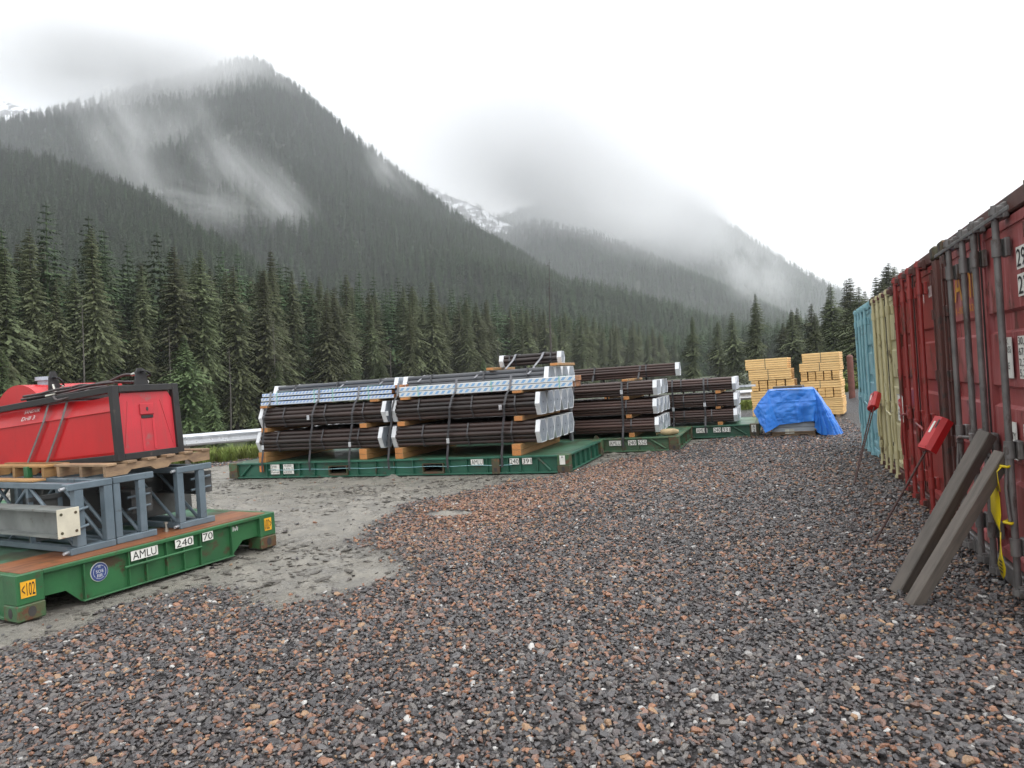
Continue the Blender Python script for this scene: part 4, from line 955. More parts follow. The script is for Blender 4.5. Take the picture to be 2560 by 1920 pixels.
MB().tube([(1.0 + 0.16 * k, 0.005, 0.165 - 0.012 * math.sin(k * 0.55) ** 2) for k in range(34)], 0.006, 6).build('rope', 'cont_teal', r391)
# --- rack 240 550
r550 = flat_rack('dull green flat rack numbered 240 550 with a sandbag on its corner', L391, 2.5, 0.29, 'green_olive', (-9.25, 14.56, 0), 0,
    ribs=[0.9, 1.6, 2.3, 3.0, 3.7, 4.4, 5.1, 5.75, 6.15, 6.5], postm='casting_green')
placard(r550, ['AMLU'], 5.88, 6.13, 0.135, 0.24, Y_); placard(r550, ['240'], 6.28, 6.45, 0.135, 0.24, Y_); placard(r550, ['550'], 6.49, 6.67, 0.135, 0.24, Y_)
MB().tube([(6.74, 0.03, 0.25), (7.04, 0.03, 0.05)], 0.022, 8).build('diagonal_brace', 'green_olive', r550)
for x in (5.6,): MB().prism([(x - 0.07, 0.29), (x + 0.07, 0.29), (x + 0.02, 0.36), (x - 0.02, 0.36)], 0.02, 0.05).build('lashing_ring', 'casting_rust', r550)
# --- rack 240 331
r331 = flat_rack('dark green flat rack numbered 240 331 beside the blue tarp', L391, 2.5, 0.285, 'green_dark', (-7.757, 17.02, 0), 0,
    ribs=[0.9, 1.6, 2.3, 3.0, 3.7, 4.4, 5.1, 5.6, 6.35, 6.6], postm='casting_rust')
placard(r331, ['AMLU'], 5.92, 6.17, 0.125, 0.235, Y_); placard(r331, ['240'], 6.31, 6.48, 0.125, 0.235, Y_); placard(r331, ['331'], 6.51, 6.69, 0.125, 0.235, Y_)
placard(r331, ['A', '2'], 7.155, 7.255, 0.10, 0.27, -0.004, pad=0.25)
MB().tube([(6.74, 0.03, 0.25), (7.04, 0.03, 0.05)], 0.022, 8).build('diagonal_brace', 'green_dark', r331)
# --- near rack seen end on
prof = [(0.2, 0.145), (0.39, 0.14), (0.50, 0.028), (2.06, 0.028), (2.19, 0.145), (2.39, 0.145), (2.39, 0.331), (0.2, 0.331)]
NRZ = math.atan2(0.9898, 0.1425); NLOC = Vector((-5.616, 3.735, 0))
rN = flat_rack('bright green flat rack end with blue round emblem and 102 plates, under the red tank', 2.59, 7.32, 0.368, 'green_bright', NLOC, NRZ,
    ribs=[0.53, 0.925, 1.09, 1.296, 1.476, 1.66, 2.03], profile=prof, castm='casting_green')
MB().box(0.505, 2.05, 0.0, 0.075, 0.016, 0.0275, b=0.004).build('bottom_flange', 'green_bright', rN)
MB().tube([(0.875, 0.004, 0.205), (1.66, 0.004, 0.205)], 0.012, 10).build('lashing_bar', 'green_bright', rN)
placard(rN, ['<102'], 0.025, 0.135, 0.185, 0.312, -0.004, 'yellow_label', pad=.06); placard(rN, ['102>'], 2.44, 2.535, 0.19, 0.322, -0.004, 'yellow_label', pad=.06)
placard(rN, ['AMLU'], 0.94, 1.20, 0.245, 0.331, 0.0105, pad=.06); placard(rN, ['240'], 1.38, 1.575, 0.25, 0.333, 0.0105, pad=.06); placard(rN, ['70'], 1.68, 1.80, 0.25, 0.333, 0.0105)
def disc(cx, cz, rx, rz_, y0, y1, n=28): return MB().prism([(cx + rx * math.cos(2 * math.pi * q / n), cz + rz_ * math.sin(2 * math.pi * q / n)) for q in range(n)], y0, y1)
em = disc(0.67, 0.222, 0.076, 0.082, 0.040, 0.0495).build('emblem', 'white_label', rN)
disc(0.67, 0.222, 0.072, 0.078, 0.037, 0.0395).build('blue_field', 'blue_emblem', em)
ring = MB()
for q in range(36):
    a0 = 2 * math.pi * q / 36; a1 = 2 * math.pi * (q + 1) / 36
    if q % 9 == 4: continue
    ring.add([(0.67 + 0.052 * math.cos(a0), 0.0355, 0.222 + 0.056 * math.sin(a0)), (0.67 + 0.052 * math.cos(a1), 0.0355, 0.222 + 0.056 * math.sin(a1)), (0.67 + 0.055 * math.cos(a1), 0.0355, 0.222 + 0.059 * math.sin(a1)), (0.67 + 0.055 * math.cos(a0), 0.0355, 0.222 + 0.059 * math.sin(a0))], [(0, 1, 2, 3)])
text_fit(ring, 'SOS', 0.638, 0.702, 0.215, 0.24, 0.0355)
for q in range(5): a0 = math.pi / 2 + q * 4 * math.pi / 5; ring.add([(0.67 + 0.012 * math.cos(a0 + d), 0.0355, 0.268 + 0.012 * math.sin(a0 + d)) for d in (-.25, .25)] + [(0.67, 0.0355, 0.268)], [(0, 1, 2)])
for q in range(4): ring.box(0.648 + 0.012 * q, 0.653 + 0.012 * q, 0.0353, 0.0356, 0.178, 0.205)
ring.build('emblem_print', 'white_ink', em)
ck = MB()
for q in range(5): ck.add([(2.07 + q * 0.014, 0.0485, 0.26 + 0.01 * (q % 2)), (2.078 + q * 0.014, 0.0485, 0.26 + 0.01 * (q % 2)), (2.085 + q * 0.014, 0.0485, 0.31 - 0.012 * (q % 3)), (2.075 + q * 0.014, 0.0485, 0.31 - 0.012 * (q % 3))], [(0, 1, 2, 3)])
ck.build('chalk_mark', 'white_ink', rN)

def on_near(name, label, cat, x=0, y=0, z=0, group=None): # things standing on the near rack, in the rack's own directions
    p = Matrix.Rotation(NRZ, 4, 'Z') @ Vector((x, y, z)) + NLOC
    return thing(name, label, cat, p, NRZ, group)
for k, (x0, x1, y0, y1, lab) in enumerate(((0.05, 1.30, 0.03, 0.62, 'rusty orange steel sheet lying on the near rack deck beside the 102 plate'), (1.31, 2.50, 0.04, 0.58, 'rusty orange steel sheet lying on the near rack deck at its far corner'))):
    o = MB().box(x0, x1, y0, y1, 0.366, 0.376, b=0.002).build('steel_sheet', 'rust_sheet', None, NLOC, NRZ); tag(o, lab, 'sheet')

# slate blue tower sections: two end frames joined by chords and lattice
def tower_section(label, x0, pw, width, y0, post=0.078, H=0.615, L=3.0, over=0.0, ext=0.0):
    T = on_near('tower_section', label, 'steel frame', x0, y0, 0.377, 'slate blue steel frames under the tank')
    for x in (0.0 + over, width - ext - post):
        MB().box(x, x + post, 0, post, 0.06, H - 0.06, b=0.006).build('post', 'slate_paint', T)
        MB().box(x, x + post, L - post, L, 0.06, H - 0.06, b=0.006).build('post', 'slate_paint', T)
    MB().box(0, width, -0.004, post + 0.004, 0, 0.06, b=0.006).build('lower_rail', 'slate_paint', T); MB().box(0, width, -0.004, post + 0.004, H - 0.06, H, b=0.006).build('upper_rail', 'slate_paint', T)
    MB().box(0, width, L - post - 0.004, L + 0.004, 0, 0.06, b=0.006).build('lower_rail', 'slate_paint', T); MB().box(0, width, L - post - 0.004, L + 0.004, H - 0.06, H, b=0.006).build('upper_rail', 'slate_paint', T)
    for x in (over + 0.005, width - ext - post + 0.005):
        for z in (0.002, H - 0.058): MB().box(x, x + 0.055, post + 0.005, L - post - 0.005, z, z + 0.055, b=0.005).build('chord', 'slate_paint', T)
        n = 4
        for q in range(n):
            ya, yb = post + (L - 2 * post) * q / n, post + (L - 2 * post) * (q + 1) / n
            za, zb = (0.06, H - 0.06) if q % 2 == 0 else (H - 0.06, 0.06)
            MB().tube([(x + 0.03, ya + 0.03, za), (x + 0.03, yb - 0.03, zb)], 0.017, 8).build('lattice_bar', 'slate_paint', T)
            if q: MB().box(x + 0.008, x + 0.048, ya - 0.02, ya + 0.02, 0.058, H - 0.058).build('strut', 'slate_paint', T)
    for x in (over + post + 0.01,):
        for q in range(5): MB().tube([(x, 0.25 + q * 0.55, 0.03), (width - ext - post, 0.5 + q * 0.55, 0.03)], 0.012, 6).build('cross_bar', 'slate_paint', T)
    for z in (0.03, H - 0.035):
        MB().tube([(0.0, 0.035, z), (-0.05, 0.02, z - 0.003)], 0.014, 8).build('bolt_lug', 'galv', T)
    return T
tower_section('slate blue steel frame beside the cream ended grey beam', 0.545, 0.08, 0.40, 0.22, over=0.062)
tower_section('slate blue steel frame standing between two other frames', 0.965, 0.06, 0.40, 0.24, post=0.066, ext=0.09)
tower_section('slate blue steel frame at the far corner of the near rack', 1.615, 0.07, 0.405, 0.24, post=0.07, ext=0.09)
# I-beams with drilled end plates and two round bars to the frame beside them
def ibeam(label, x1, y, z0, z1, L, web, plate, fl=0.14, bars=0.1, platew=0.08):
    T = on_near('steel_beam', label, 'beam', x1, y, z0, 'steel beams between the frames')
    h = z1 - z0
    MB().box(-0.0, fl, 0.012, L, h - 0.016, h).build('top_flange', web, T); MB().box(0.0, fl, 0.012, L, 0, 0.016).build('bottom_flange', web, T)
    MB().box(fl * .45, fl * .55, 0.012, L, 0.016, h - 0.016).build('web', web, T)
    p = MB().box(-0.012, fl + 0.012, -0.002, 0.0115, -0.004, h + 0.004, b=0.002).build('end_plate', plate, T)
    for q in (0.045, h - 0.045): MB().prism([(fl - 0.03 + 0.012 * math.cos(a * .785), q + 0.012 * math.sin(a * .785)) for a in range(8)], -0.0035, -0.0022).build('bolt_hole', 'casting_rust', p)
    return T
# grey beam lying across the frame fronts, its side to the yard
T = on_near('steel_beam', 'long grey steel beam with cream drilled end plate beside the frames', 'beam', 0.512, 0.16, 0.555, 'steel beams between the frames')
Rb = Matrix.Rotation(rad(90), 4, 'Z')
MB().box(0.012, 2.2, -0.09, 0.09, 0.222, 0.238, M=Rb).build('top_flange', 'beam_grey', T); MB().box(0.012, 2.2, -0.09, 0.09, 0, 0.016, M=Rb).build('bottom_flange', 'beam_grey', T)
MB().box(0.012, 2.2, -0.006, 0.006, 0.016, 0.222, M=Rb).build('web', 'beam_grey', T)
p = MB().box(-0.092, 0.092, 0.0, 0.0115, -0.004, 0.242, b=0.002).build('end_plate', 'cream_paint', T)
for x in (-0.06, 0.06):
    for z in (0.04, 0.198): MB().prism([(x + 0.013 * math.cos(a * .785), z + 0.013 * math.sin(a * .785)) for a in range(8)], -0.0025, -0.0002).build('bolt_hole', 'casting_rust', p)
for z in (0.05, 0.205): MB().tube([(0.09, 0.03, z), (0.20, 0.07, z + 0.008)], 0.013, 10).build('round_bar', 'slate_paint', T)
for k, (x, y, z, lab) in enumerate(((1.35, 0.42, 0.60, 'dark steel beam end showing between the middle and far frames'), (1.98, 0.34, 0.68, 'dark steel beam end with round bars beyond the far frame'))):
    T = on_near('steel_beam', lab, 'beam', x, y, z, 'steel beams between the frames')
    MB().box(-0.10, 0.10, 0.012, 2.4, 0.20, 0.216).build('top_flange', 'beam_dark', T); MB().box(-0.10, 0.10, 0.012, 2.4, 0, 0.016).build('bottom_flange', 'beam_dark', T)
    MB().box(-0.006, 0.006, 0.012, 2.4, 0.016, 0.2).build('web', 'beam_dark', T); MB().box(-0.105, 0.105, 0, 0.0115, -0.004, 0.22).build('end_plate', 'beam_dark', T)
    for zz in (0.06, 0.17): MB().tube([(-0.16, -0.02, zz - 0.01), (0.06, -0.035, zz)], 0.013, 10).build('round_bar', 'slate_paint', T)
pn = on_near('steel_sheet', 'dark steel sheet standing behind the frames on the near rack', 'sheet', 0.62, 1.0, 0.43)
MB().box(0, 1.7, 0, 0.03, 0, 0.42, b=0.004).build('plate', 'beam_dark', pn)
MB().box(0, 1.7, -0.02, -0.001, 0.38, 0.42).build('edge', 'beam_dark', pn)
br_ = on_near('bolt_fitting', 'small brass bolt fitting standing on the rusty sheet', 'fitting', 1.50, 0.30, 0.377)
MB().tube([(0, 0, 0), (0, 0, 0.03)], 0.022, 6).tube([(0, 0, 0.03), (0, 0, 0.075)], 0.012, 10).tube([(0, 0, 0.075), (0, 0, 0.095)], 0.02, 6).build('bolt', 'chrome', br_)

# pallets under the tank
def pallet(name, label, x0, x1, y0, y1, z, tilt=0, m='pallet_wood', h=0.12, slats=6):
    T = on_near(name, label, 'pallet', x0, y0, z)
    T.rotation_euler[1] = tilt
    W, D = x1 - x0, y1 - y0
    for q in range(3):
        y = q * (D - 0.09) / 2
        poly = [(0, 0), (W * .18, 0), (W * .22, h * .3), (W * .40, h * .3), (W * .44, 0), (W * .56, 0), (W * .6, h * .3), (W * .78, h * .3), (W * .82, 0), (W, 0), (W, h * .8), (0, h * .8)]
        MB().prism(poly, y, y + 0.045, 'y').build('stringer', m, T)
    for q in range(slats):
        x = q * (W - 0.1) / (slats - 1); MB().box(x, x + 0.095, -0.02, D, h * .805, h, b=0.003).build('slat', m, T)
    return T
pallet('wooden_pallet', 'weathered wooden pallet under the end of the red tank', 0.92, 2.02, 0.26, 1.10, 0.998, rad(-1.2))
pallet('wooden_pallet', 'yellowish wooden pallet with green block under the tank side', 0.86, 1.96, 1.16, 2.3, 0.998, 0, 'pallet_yellow')
o = on_near('splintered_board', 'splintered brown board lying on the slate blue frames', 'board', 0.62, 0.9, 0.993)
MB().box(0, 0.12, 0, 0.9, 0, 0.02, b=0.003).build('board', 'pallet_yellow', o)
bl = on_near('wood_block', 'small bright green painted block in the pallet', 'block', 0.84, 1.42, 0.9945)
MB().box(0, 0.05, 0, 0.07, 0, 0.11, b=0.004).build('block', 'green_bright', bl)

# red tank in a black frame, leaning down to the left
TKX, TKY, TKZ = 1.09, 0.33, 1.122
tk = on_near('tank_unit', 'red steel tank in a black frame strapped on pallets, hoses on top', 'tank', TKX, TKY, TKZ)
tk.rotation_mode = 'XYZ'; tk.rotation_euler = (rad(-3.2), 0, NRZ)
TW, TL, TH = 0.695, 2.75, 0.715
s_ = 0.066
for x in (0, TW - s_):
    for y in (0, TL - s_): MB().box(x, x + s_, y, y + s_, 0, TH, b=0.005).build('frame_post', 'black_paint', tk)
    for z in (0, TH - s_): MB().box(x + 0.001, x + s_ - 0.001, s_, TL - s_, z + 0.001, z + s_ - 0.001, b=0.005).build('frame_rail', 'black_paint', tk)
for y in (0, TL - s_):
    for z in (0, TH - s_): MB().box(s_, TW - s_, y + 0.001, y + s_ - 0.001, z + 0.001, z + s_ - 0.001, b=0.005).build('frame_rail', 'black_paint', tk)
for y in (0.75, 1.4): MB().box(s_, TW - s_, y, y + s_, TH - s_ + 0.002, TH - 0.002, b=0.005).build('frame_rail', 'black_paint', tk)
# tank shell: chamfered section swept along y, with a sagging top edge
def tank_shell():
    m = MB(); sec0 = [(0.035, 0.045), (TW - 0.035, 0.045), (TW - 0.02, 0.09), (TW - 0.02, 0.50), (TW - 0.10, 0.645), (0.10, 0.645), (0.02, 0.475), (0.02, 0.09)]
    ysl = [0.035, 0.05, 0.25, 0.45, 0.65, 0.85, 1.1, 1.5, 2.0, TL - 0.05, TL - 0.035]; rows = []
    for i, y in enumerate(ysl):
        k = 0.03 if i in (0, len(ysl) - 1) else 0
        cx, cz = TW / 2, 0.34
        sag = -0.025 * math.sin(min(1, max(0, (y - 0.05) / 0.8)) * math.pi)
        rows.append([(cx + (p[0] - cx) * (1 - k * .6), y, cz + (p[1] - cz) * (1 - k * .6) + (sag if p[1] > 0.6 else 0)) for p in sec0])
    V = [p for r in rows for p in r]; n = 8
    m.add(V, [(i * n + k, i * n + (k + 1) % n, (i + 1) * n + (k + 1) % n, (i + 1) * n + k) for i in range(len(rows) - 1) for k in range(n)])
    m.add(rows[0], [list(range(n))], 1); m.add(rows[-1], [list(range(n))[::-1]], 1)
    m.tube([(0.012, 0.05, 0.478), (0.012, TL - 0.05, 0.478)], 0.006, 6)
    return m
sh = tank_shell().build('tank_shell', ['red_tank', 'red_tank_end'], tk)
ep = MB().box(0.275, 0.42, 0.018, 0.034, 0.42, 0.53, b=0.006).build('handle_plate', 'red_tank_end', sh)
disc(0.345, 0.475, 0.012, 0.02, 0.0145, 0.0175, 14).build('keyhole', 'gasket', ep)
MB().box(0.285, 0.41, 0.0275, 0.034, 0.385, 0.415, b=0.002).build('slot', 'black_paint', ep)
for x0, x1 in ((0.275, 0.30), (0.395, 0.42)): MB().box(x0, x1, 0.028, 0.0345, 0.075, 0.38, b=0.003).build('pressed_rib', 'red_tank_end', sh)
for x0, x1 in ((0.16, 0.10), (0.50, 0.60)): MB().tube([(x0, 0.036, 0.56), (x1, 0.036, 0.12)], 0.006, 6).build('pressed_rib', 'red_tank_end', sh)
Rl = M4((0, TL, 0), rad(-90))        # lettering on the long side facing the yard front
lt = MB()
tilt = Matrix.Translation((0.052, 1.66, 0.555)) @ Matrix.Rotation(rad(-90), 4, 'Z') @ Matrix.Rotation(rad(-26), 4, 'X')
text_fit(lt, 'SANDVIK', 0, 0.30, 0.035, 0.075, -0.012, M=tilt); text_fit(lt, 'Drill 3', 0, 0.25, -0.045, 0.0, -0.012, M=tilt)
lt.build('lettering', 'white_ink', sh)
def padeye(parent, x, y, z, h=0.17, along='x'):
    poly = [(-0.07, 0), (0.07, 0), (0.045, h * .8), (0.025, h), (-0.025, h), (-0.045, h * .8)]
    M = M4((x, y, z), rad(90) if along == 'y' else 0)
    p = MB().prism(poly, -0.012, 0.012, 'y', M=M).build('lifting_lug', 'black_paint', parent)
    sp_ = [(0.0, -0.05, h * .78), (0.03, -0.06, h * .74), (0.065, -0.055, h * .62), (0.085, -0.03, h * .52), (0.085, 0.03, h * .52), (0.065, 0.055, h * .62), (0.03, 0.06, h * .74), (0.0, 0.05, h * .78)]
    MB().tube(sp_, 0.011, 8, M=M).tube([(0, -0.075, h * .78), (0, 0.075, h * .78)], 0.013, 8, M=M).build('shackle', 'black_paint', p)
padeye(tk, 0.32, 0.03, TH, 0.165); padeye(tk, 0.30, 1.50, TH - 0.02, 0.33)
hk = MB().tube([(0.27, 1.46, TH + 0.16), (0.25, 1.40, TH + 0.09), (0.26, 1.36, TH + 0.04), (0.28, 1.31, TH + 0.07), (0.27, 1.28, TH + 0.13)], 0.012, 8).build('hook', 'chrome', tk)
# hoses lying on the frame
hose = [
    [(0.33, 0.16, TH + 0.115), (0.30, 0.30, TH + 0.12), (0.20, 0.48, TH + 0.05), (0.03, 0.68, TH - 0.03), (-0.02, 0.86, TH - 0.05), (0.03, 1.02, TH + 0.0), (0.16, 1.25, TH + 0.03), (0.22, 1.5, TH + 0.02)],
    [(0.40, 0.16, TH + 0.04), (0.36, 0.34, TH + 0.06), (0.28, 0.52, TH + 0.085), (0.20, 0.68, TH + 0.06), (0.12, 0.86, TH + 0.012), (0.14, 1.1, TH + 0.014), (0.2, 1.4, TH + 0.02)],
    [(0.12, 0.25, TH + 0.016), (0.13, 0.6, TH + 0.03), (0.11, 0.95, TH + 0.016), (0.08, 1.3, TH + 0.016), (0.05, 1.55, TH + 0.016)],
    [(0.17, 0.22, TH + 0.05), (0.16, 0.6, TH + 0.065), (0.14, 0.95, TH + 0.05), (0.08, 1.25, TH + 0.045), (0.06, 1.58, TH + 0.04)],
    [(0.22, 0.3, TH + 0.02), (0.22, 0.7, TH + 0.03), (0.18, 1.05, TH + 0.03), (0.05, 1.25, TH + 0.03), (0.03, 1.62, TH + 0.03)],
    [(0.05, 0.75, TH + 0.06), (0.06, 1.0, TH + 0.07), (0.04, 1.3, TH + 0.055), (0.04, 1.6, TH + 0.06)],
    [(0.30, 0.75, TH + 0.07), (0.26, 0.95, TH + 0.10), (0.18, 1.15, TH + 0.06), (0.14, 1.3, TH + 0.03)]]
def smooth_path(pts, n=6):
    pts = [Vector(p) for p in pts]; out = []
    for i in range(len(pts) - 1):
        p0, p1, p2, p3 = pts[max(i - 1, 0)], pts[i], pts[i + 1], pts[min(i + 2, len(pts) - 1)]
        for k in range(n):
            t_ = k / n
            out.append(0.5 * ((2 * p1) + (p2 - p0) * t_ + (2 * p0 - 5 * p1 + 4 * p2 - p3) * t_ * t_ + (3 * p1 - p0 - 3 * p2 + p3) * t_ ** 3))
    return out + [pts[-1]]
for k, hp in enumerate(hose): MB().tube(smooth_path(hp), 0.0135, 8).build('hose', 'rubber', tk)
MB().tube([(0.33, 0.06, TH + 0.11), (0.33, 0.11, TH + 0.118), (0.33, 0.18, TH + 0.115)], [0.016, 0.02, 0.017], 8).tube([(0.33, 0.06, TH), (0.33, 0.06, TH + 0.11)], 0.014, 8).build('hose_coupling', 'chrome', tk)
MB().tube([(0.41, 0.06, TH + 0.03), (0.40, 0.16, TH + 0.03)], 0.016, 8).build('hose_coupling', 'chrome', tk)
MB().tube([(0.02, 1.15, TH + 0.016), (0.08, 1.08, TH + 0.03)], 0.014, 8).build('hose_coupling', 'chrome', tk)
MB().box(0.10, 0.14, 0.05, 0.06, TH - 0.06, TH + 0.02, b=0.004).build('red_strap', 'red_tank', tk)
# lashing straps over the tank side down to the rack
for k, (ya, yb) in enumerate(((0.80, 1.22), (1.14, 1.60))):
    st = thing('lashing_strap', 'grey webbing strap over the tank side, ' + ('the one nearer the black end post' if k == 0 else 'the one beside the tank lettering'), 'strap', tk.location, 0, 'straps over the tank')
    st.rotation_mode = 'XYZ'; st.rotation_euler = tk.rotation_euler
    MB().ribbon([(0.30, ya - 0.05, TH + 0.01), (0.06, ya, TH + 0.006), (-0.006, ya + 0.05, 0.47), (-0.012, yb, 0.02), (-0.03, yb + 0.12, -0.35), (-0.05, yb + 0.2, -0.70)], (0, 1, 0), 0.038).build('webbing', 'strap_grey', st)
# second, rounded red tank behind
tb = on_near('round_tank', 'red rounded tank with grey filler cap behind the boxed tank', 'tank', 1.22, 2.25, 0.98)
arc = [(0.0, 0.0)] + [(0.55 - 0.55 * math.cos(math.pi * q / 16), 0.50 + 0.46 * math.sin(math.pi * q / 16)) for q in range(17)] + [(1.1, 0.0)]
MB().prism([(a, b) for a, b in arc], 0.0, 0.8, 'x', M=M4((0, -0.55, 0))).build('tank_shell', 'red_tank', tb)
cp = MB().tube([(0.25, -0.05, 0.92), (0.25, -0.05, 1.0)], 0.07, 18).tube([(0.25, -0.05, 1.0), (0.25, -0.05, 1.04)], [0.095, 0.09], 18).build('filler_cap', 'galv_cap', tb)
tri = MB().prism([(-0.02, 0), (0.11, 0), (0.045, 0.10)], -0.004, 0.0, 'x', M=M4((-0.001, 0.08, 0.42))).build('warning_triangle', 'white_label', tb)
MB().prism([(0.0, 0.012), (0.09, 0.012), (0.045, 0.082)], -0.0065, -0.0042, 'x', M=M4((-0.001, 0.08, 0.42))).build('triangle_field', 'sign_red', tri)

# ------------------------------------------------------------------ pipe bundles
PIPE_CACHE = {}
def bundle(label, x0, L, yc, z0, rows, D, mpipe='pipe_steel', cap=0.075, bands=(0.2, 0.55, 0.85), group=None, full=True):
    T = thing('pipe_bundle', label, 'pipes', (x0, yc, z0), 0, group)
    hr = D * 0.866; h = hr * (rows - 1) + D; mid = rows // 2
    key = (round(L, 3), D, mpipe)
    if key not in PIPE_CACHE: PIPE_CACHE[key] = MB().tube([(0, 0, 0), (L * .5, 0, 0), (L, 0, 0)], D / 2 * 0.995, 14, caps=False).mesh('pipe', mpipe)
    def count(r): return rows - abs(r - mid)
    wmax = count(mid) * D; wtop = count(0) * D
    for r in range(rows):
        n = count(r); ids = range(n) if r in (0, rows - 1) else (0, n - 1)
        for i in ids:
            obj('pipe', PIPE_CACHE[key], T, (0, (i - (n - 1) / 2) * D, D / 2 + r * hr))
    g = 0.012
    poly = [(-wtop / 2 - g * .4, -g * .5), (wtop / 2 + g * .4, -g * .5), (wmax / 2 + g, h / 2), (wtop / 2 + g * .4, h + g * .5), (-wtop / 2 - g * .4, h + g * .5), (-wmax / 2 - g, h / 2)]
    ck_ = ('cap', rows, D)
    if ck_ not in PIPE_CACHE:
        cx = lambda k: [(p[0] * k, (p[1] - h / 2) * k + h / 2) for p in poly]
        m = MB().prism(poly, 0, cap, 'x', 1)
        m.add([(cap + 0.006, *p) for p in cx(0.93)], [list(range(6))], 0)
        A, B = [(cap + 0.006, *p) for p in cx(0.93)], [(cap + 0.006, *p) for p in cx(1.0)]; Cc = [(cap, *p) for p in poly]
        m.add(A + [(cap + 0.010, *p) for p in cx(0.95)] + [(cap + 0.010, *p) for p in cx(1.0)] + Cc, [(i, (i + 1) % 6, 6 + (i + 1) % 6, 6 + i) for i in range(6)] + [(6 + i, 6 + (i + 1) % 6, 12 + (i + 1) % 6, 12 + i) for i in range(6)] + [(12 + i, 12 + (i + 1) % 6, 18 + (i + 1) % 6, 18 + i) for i in range(6)], 1)
        PIPE_CACHE[ck_] = m.mesh('end_cap', ['galv_cap', 'cap_white'])
        mk = MB(); xk = cap + 0.008
        for q, (dy, dz, s1, mi) in enumerate(((0.0, 0.02, 0.016, 0), (0.01, -0.05, 0.012, 1), (0.008, -0.085, 0.012, 1))):
            mk.add([(xk, dy - s1, h / 2 + dz - s1), (xk, dy + s1, h / 2 + dz - s1), (xk, dy + s1 * .6, h / 2 + dz + s1), (xk, dy - s1 * .6, h / 2 + dz + s1)], [(0, 1, 2, 3)], mi)
        PIPE_CACHE[('mark', rows, D)] = mk.mesh('cap_mark', ['black_ink', 'white_ink'])
        for fl in (0,):
            bd = MB(); w = 0.028; o1 = [(p[0] * 1.0, (p[1] - h / 2) * 1.0 + h / 2) for p in poly]; o2 = [(p[0] * 1.02, (p[1] - h / 2) * 1.02 + h / 2) for p in poly]
            V = [(-w / 2, *p) for p in o2] + [(w / 2, *p) for p in o2] + [(-w / 2, *p) for p in o1] + [(w / 2, *p) for p in o1]
            bd.add(V, [(i, (i + 1) % 6, 6 + (i + 1) % 6, 6 + i) for i in range(6)] + [(i, (i + 1) % 6, 12 + (i + 1) % 6, 12 + i) for i in range(6)] + [(6 + i, 6 + (i + 1) % 6, 18 + (i + 1) % 6, 18 + i) for i in range(6)])
            PIPE_CACHE[('band', rows, D)] = bd.mesh('band', 'strap_black')
    c = obj('end_cap', PIPE_CACHE[ck_], T, (L - cap * .9, 0, 0)); obj('cap_mark', PIPE_CACHE[('mark', rows, D)], c)
    c = obj('end_cap', PIPE_CACHE[ck_], T, (cap * .9, 0, 0), math.pi)
    for b in bands: obj('band', PIPE_CACHE[('band', rows, D)], T, (L * b + random.uniform(-.08, .08), 0, 0))
    return T
ORD = ['first', 'second', 'third', 'fourth', 'fifth']
D1 = 0.0875; W1 = 0.458
for tier, (z0, nm) in enumerate(((0.522, 'lower'), (1.015, 'upper'))):
    for half, (x0, hn) in enumerate(((-10.03 + 0.10 * tier, 'orange tag half'), (-6.86 + 0.02 * tier, 'A plate half'))):
        for k in range(5):
            bundle('%s dark pipe bundle behind the plates, %s tier on lumber rack, %s' % (ORD[k], nm, hn), x0 + random.uniform(-.012, .012) + (0.03 * k if tier == 0 and half == 0 else 0), 2.93, 11.592 + 0.29 + k * W1, z0 + random.uniform(0, .006), 5, D1, group='pipe bundles on rack 391')
for half, (x0, hn) in enumerate(((-10.0, 'orange tag half'), (-6.87, 'A plate half'))):
    for k in range(1, 5):
        bundle('%s grey pipe bundle behind the printed lumber, top tier, %s' % (ORD[k - 1], hn), x0, 2.98, 11.592 + 0.40 + k * W1, 1.462, 5, D1, 'pipe_grey', group='top tier pipe bundles on rack 391')
bundle('short small pipe bundle alone on top of the printed lumber load', -4.94, 1.21, 12.72, 1.915, 3, 0.078, bands=(0.1, 0.3, .9), group='pipe bundles on rack 391')
D2 = 0.0665; W2 = 0.352
for tier, (z0, nm, n) in enumerate(((0.385, 'lowest', 5), (0.772, 'middle', 5), (1.158, 'third', 5))):
    for k in range(n):
        bundle('%s brown pipe bundle behind the plates, %s tier on the sandbag rack' % (ORD[k], nm), -8.45 + random.uniform(-.015, .015), 6.10, 14.56 + 0.26 + k * (W2 if tier else W2), z0, 5, D2, 'pipe_brown', bands=(0.12, 0.3, 0.52, 0.7, 0.91), group='pipe bundles on rack 550')
bundle('single brown pipe bundle lying on top of the sandbag rack load', -8.1, 6.09, 16.0, 1.52, 5, D2 * 0.95, 'pipe_brown', bands=(0.12, 0.5, .7, 0.88), group='pipe bundles on rack 550')
for tier, (z0, nm, n) in enumerate(((0.362, 'lowest', 5), (0.725, 'middle', 5), (1.098, 'top', 4))):
    for k in range(n):
        bundle('%s brown pipe bundle behind the plates, %s tier on the rack by the tarp' % (ORD[k], nm), -7.0 + random.uniform(-.015, .015), 6.10, 17.02 + 0.26 + k * W2, z0, 5, D2 * 0.97, 'pipe_brown', bands=(0.12, 0.4, 0.62, 0.8, 0.91), group='pipe bundles on rack 331')

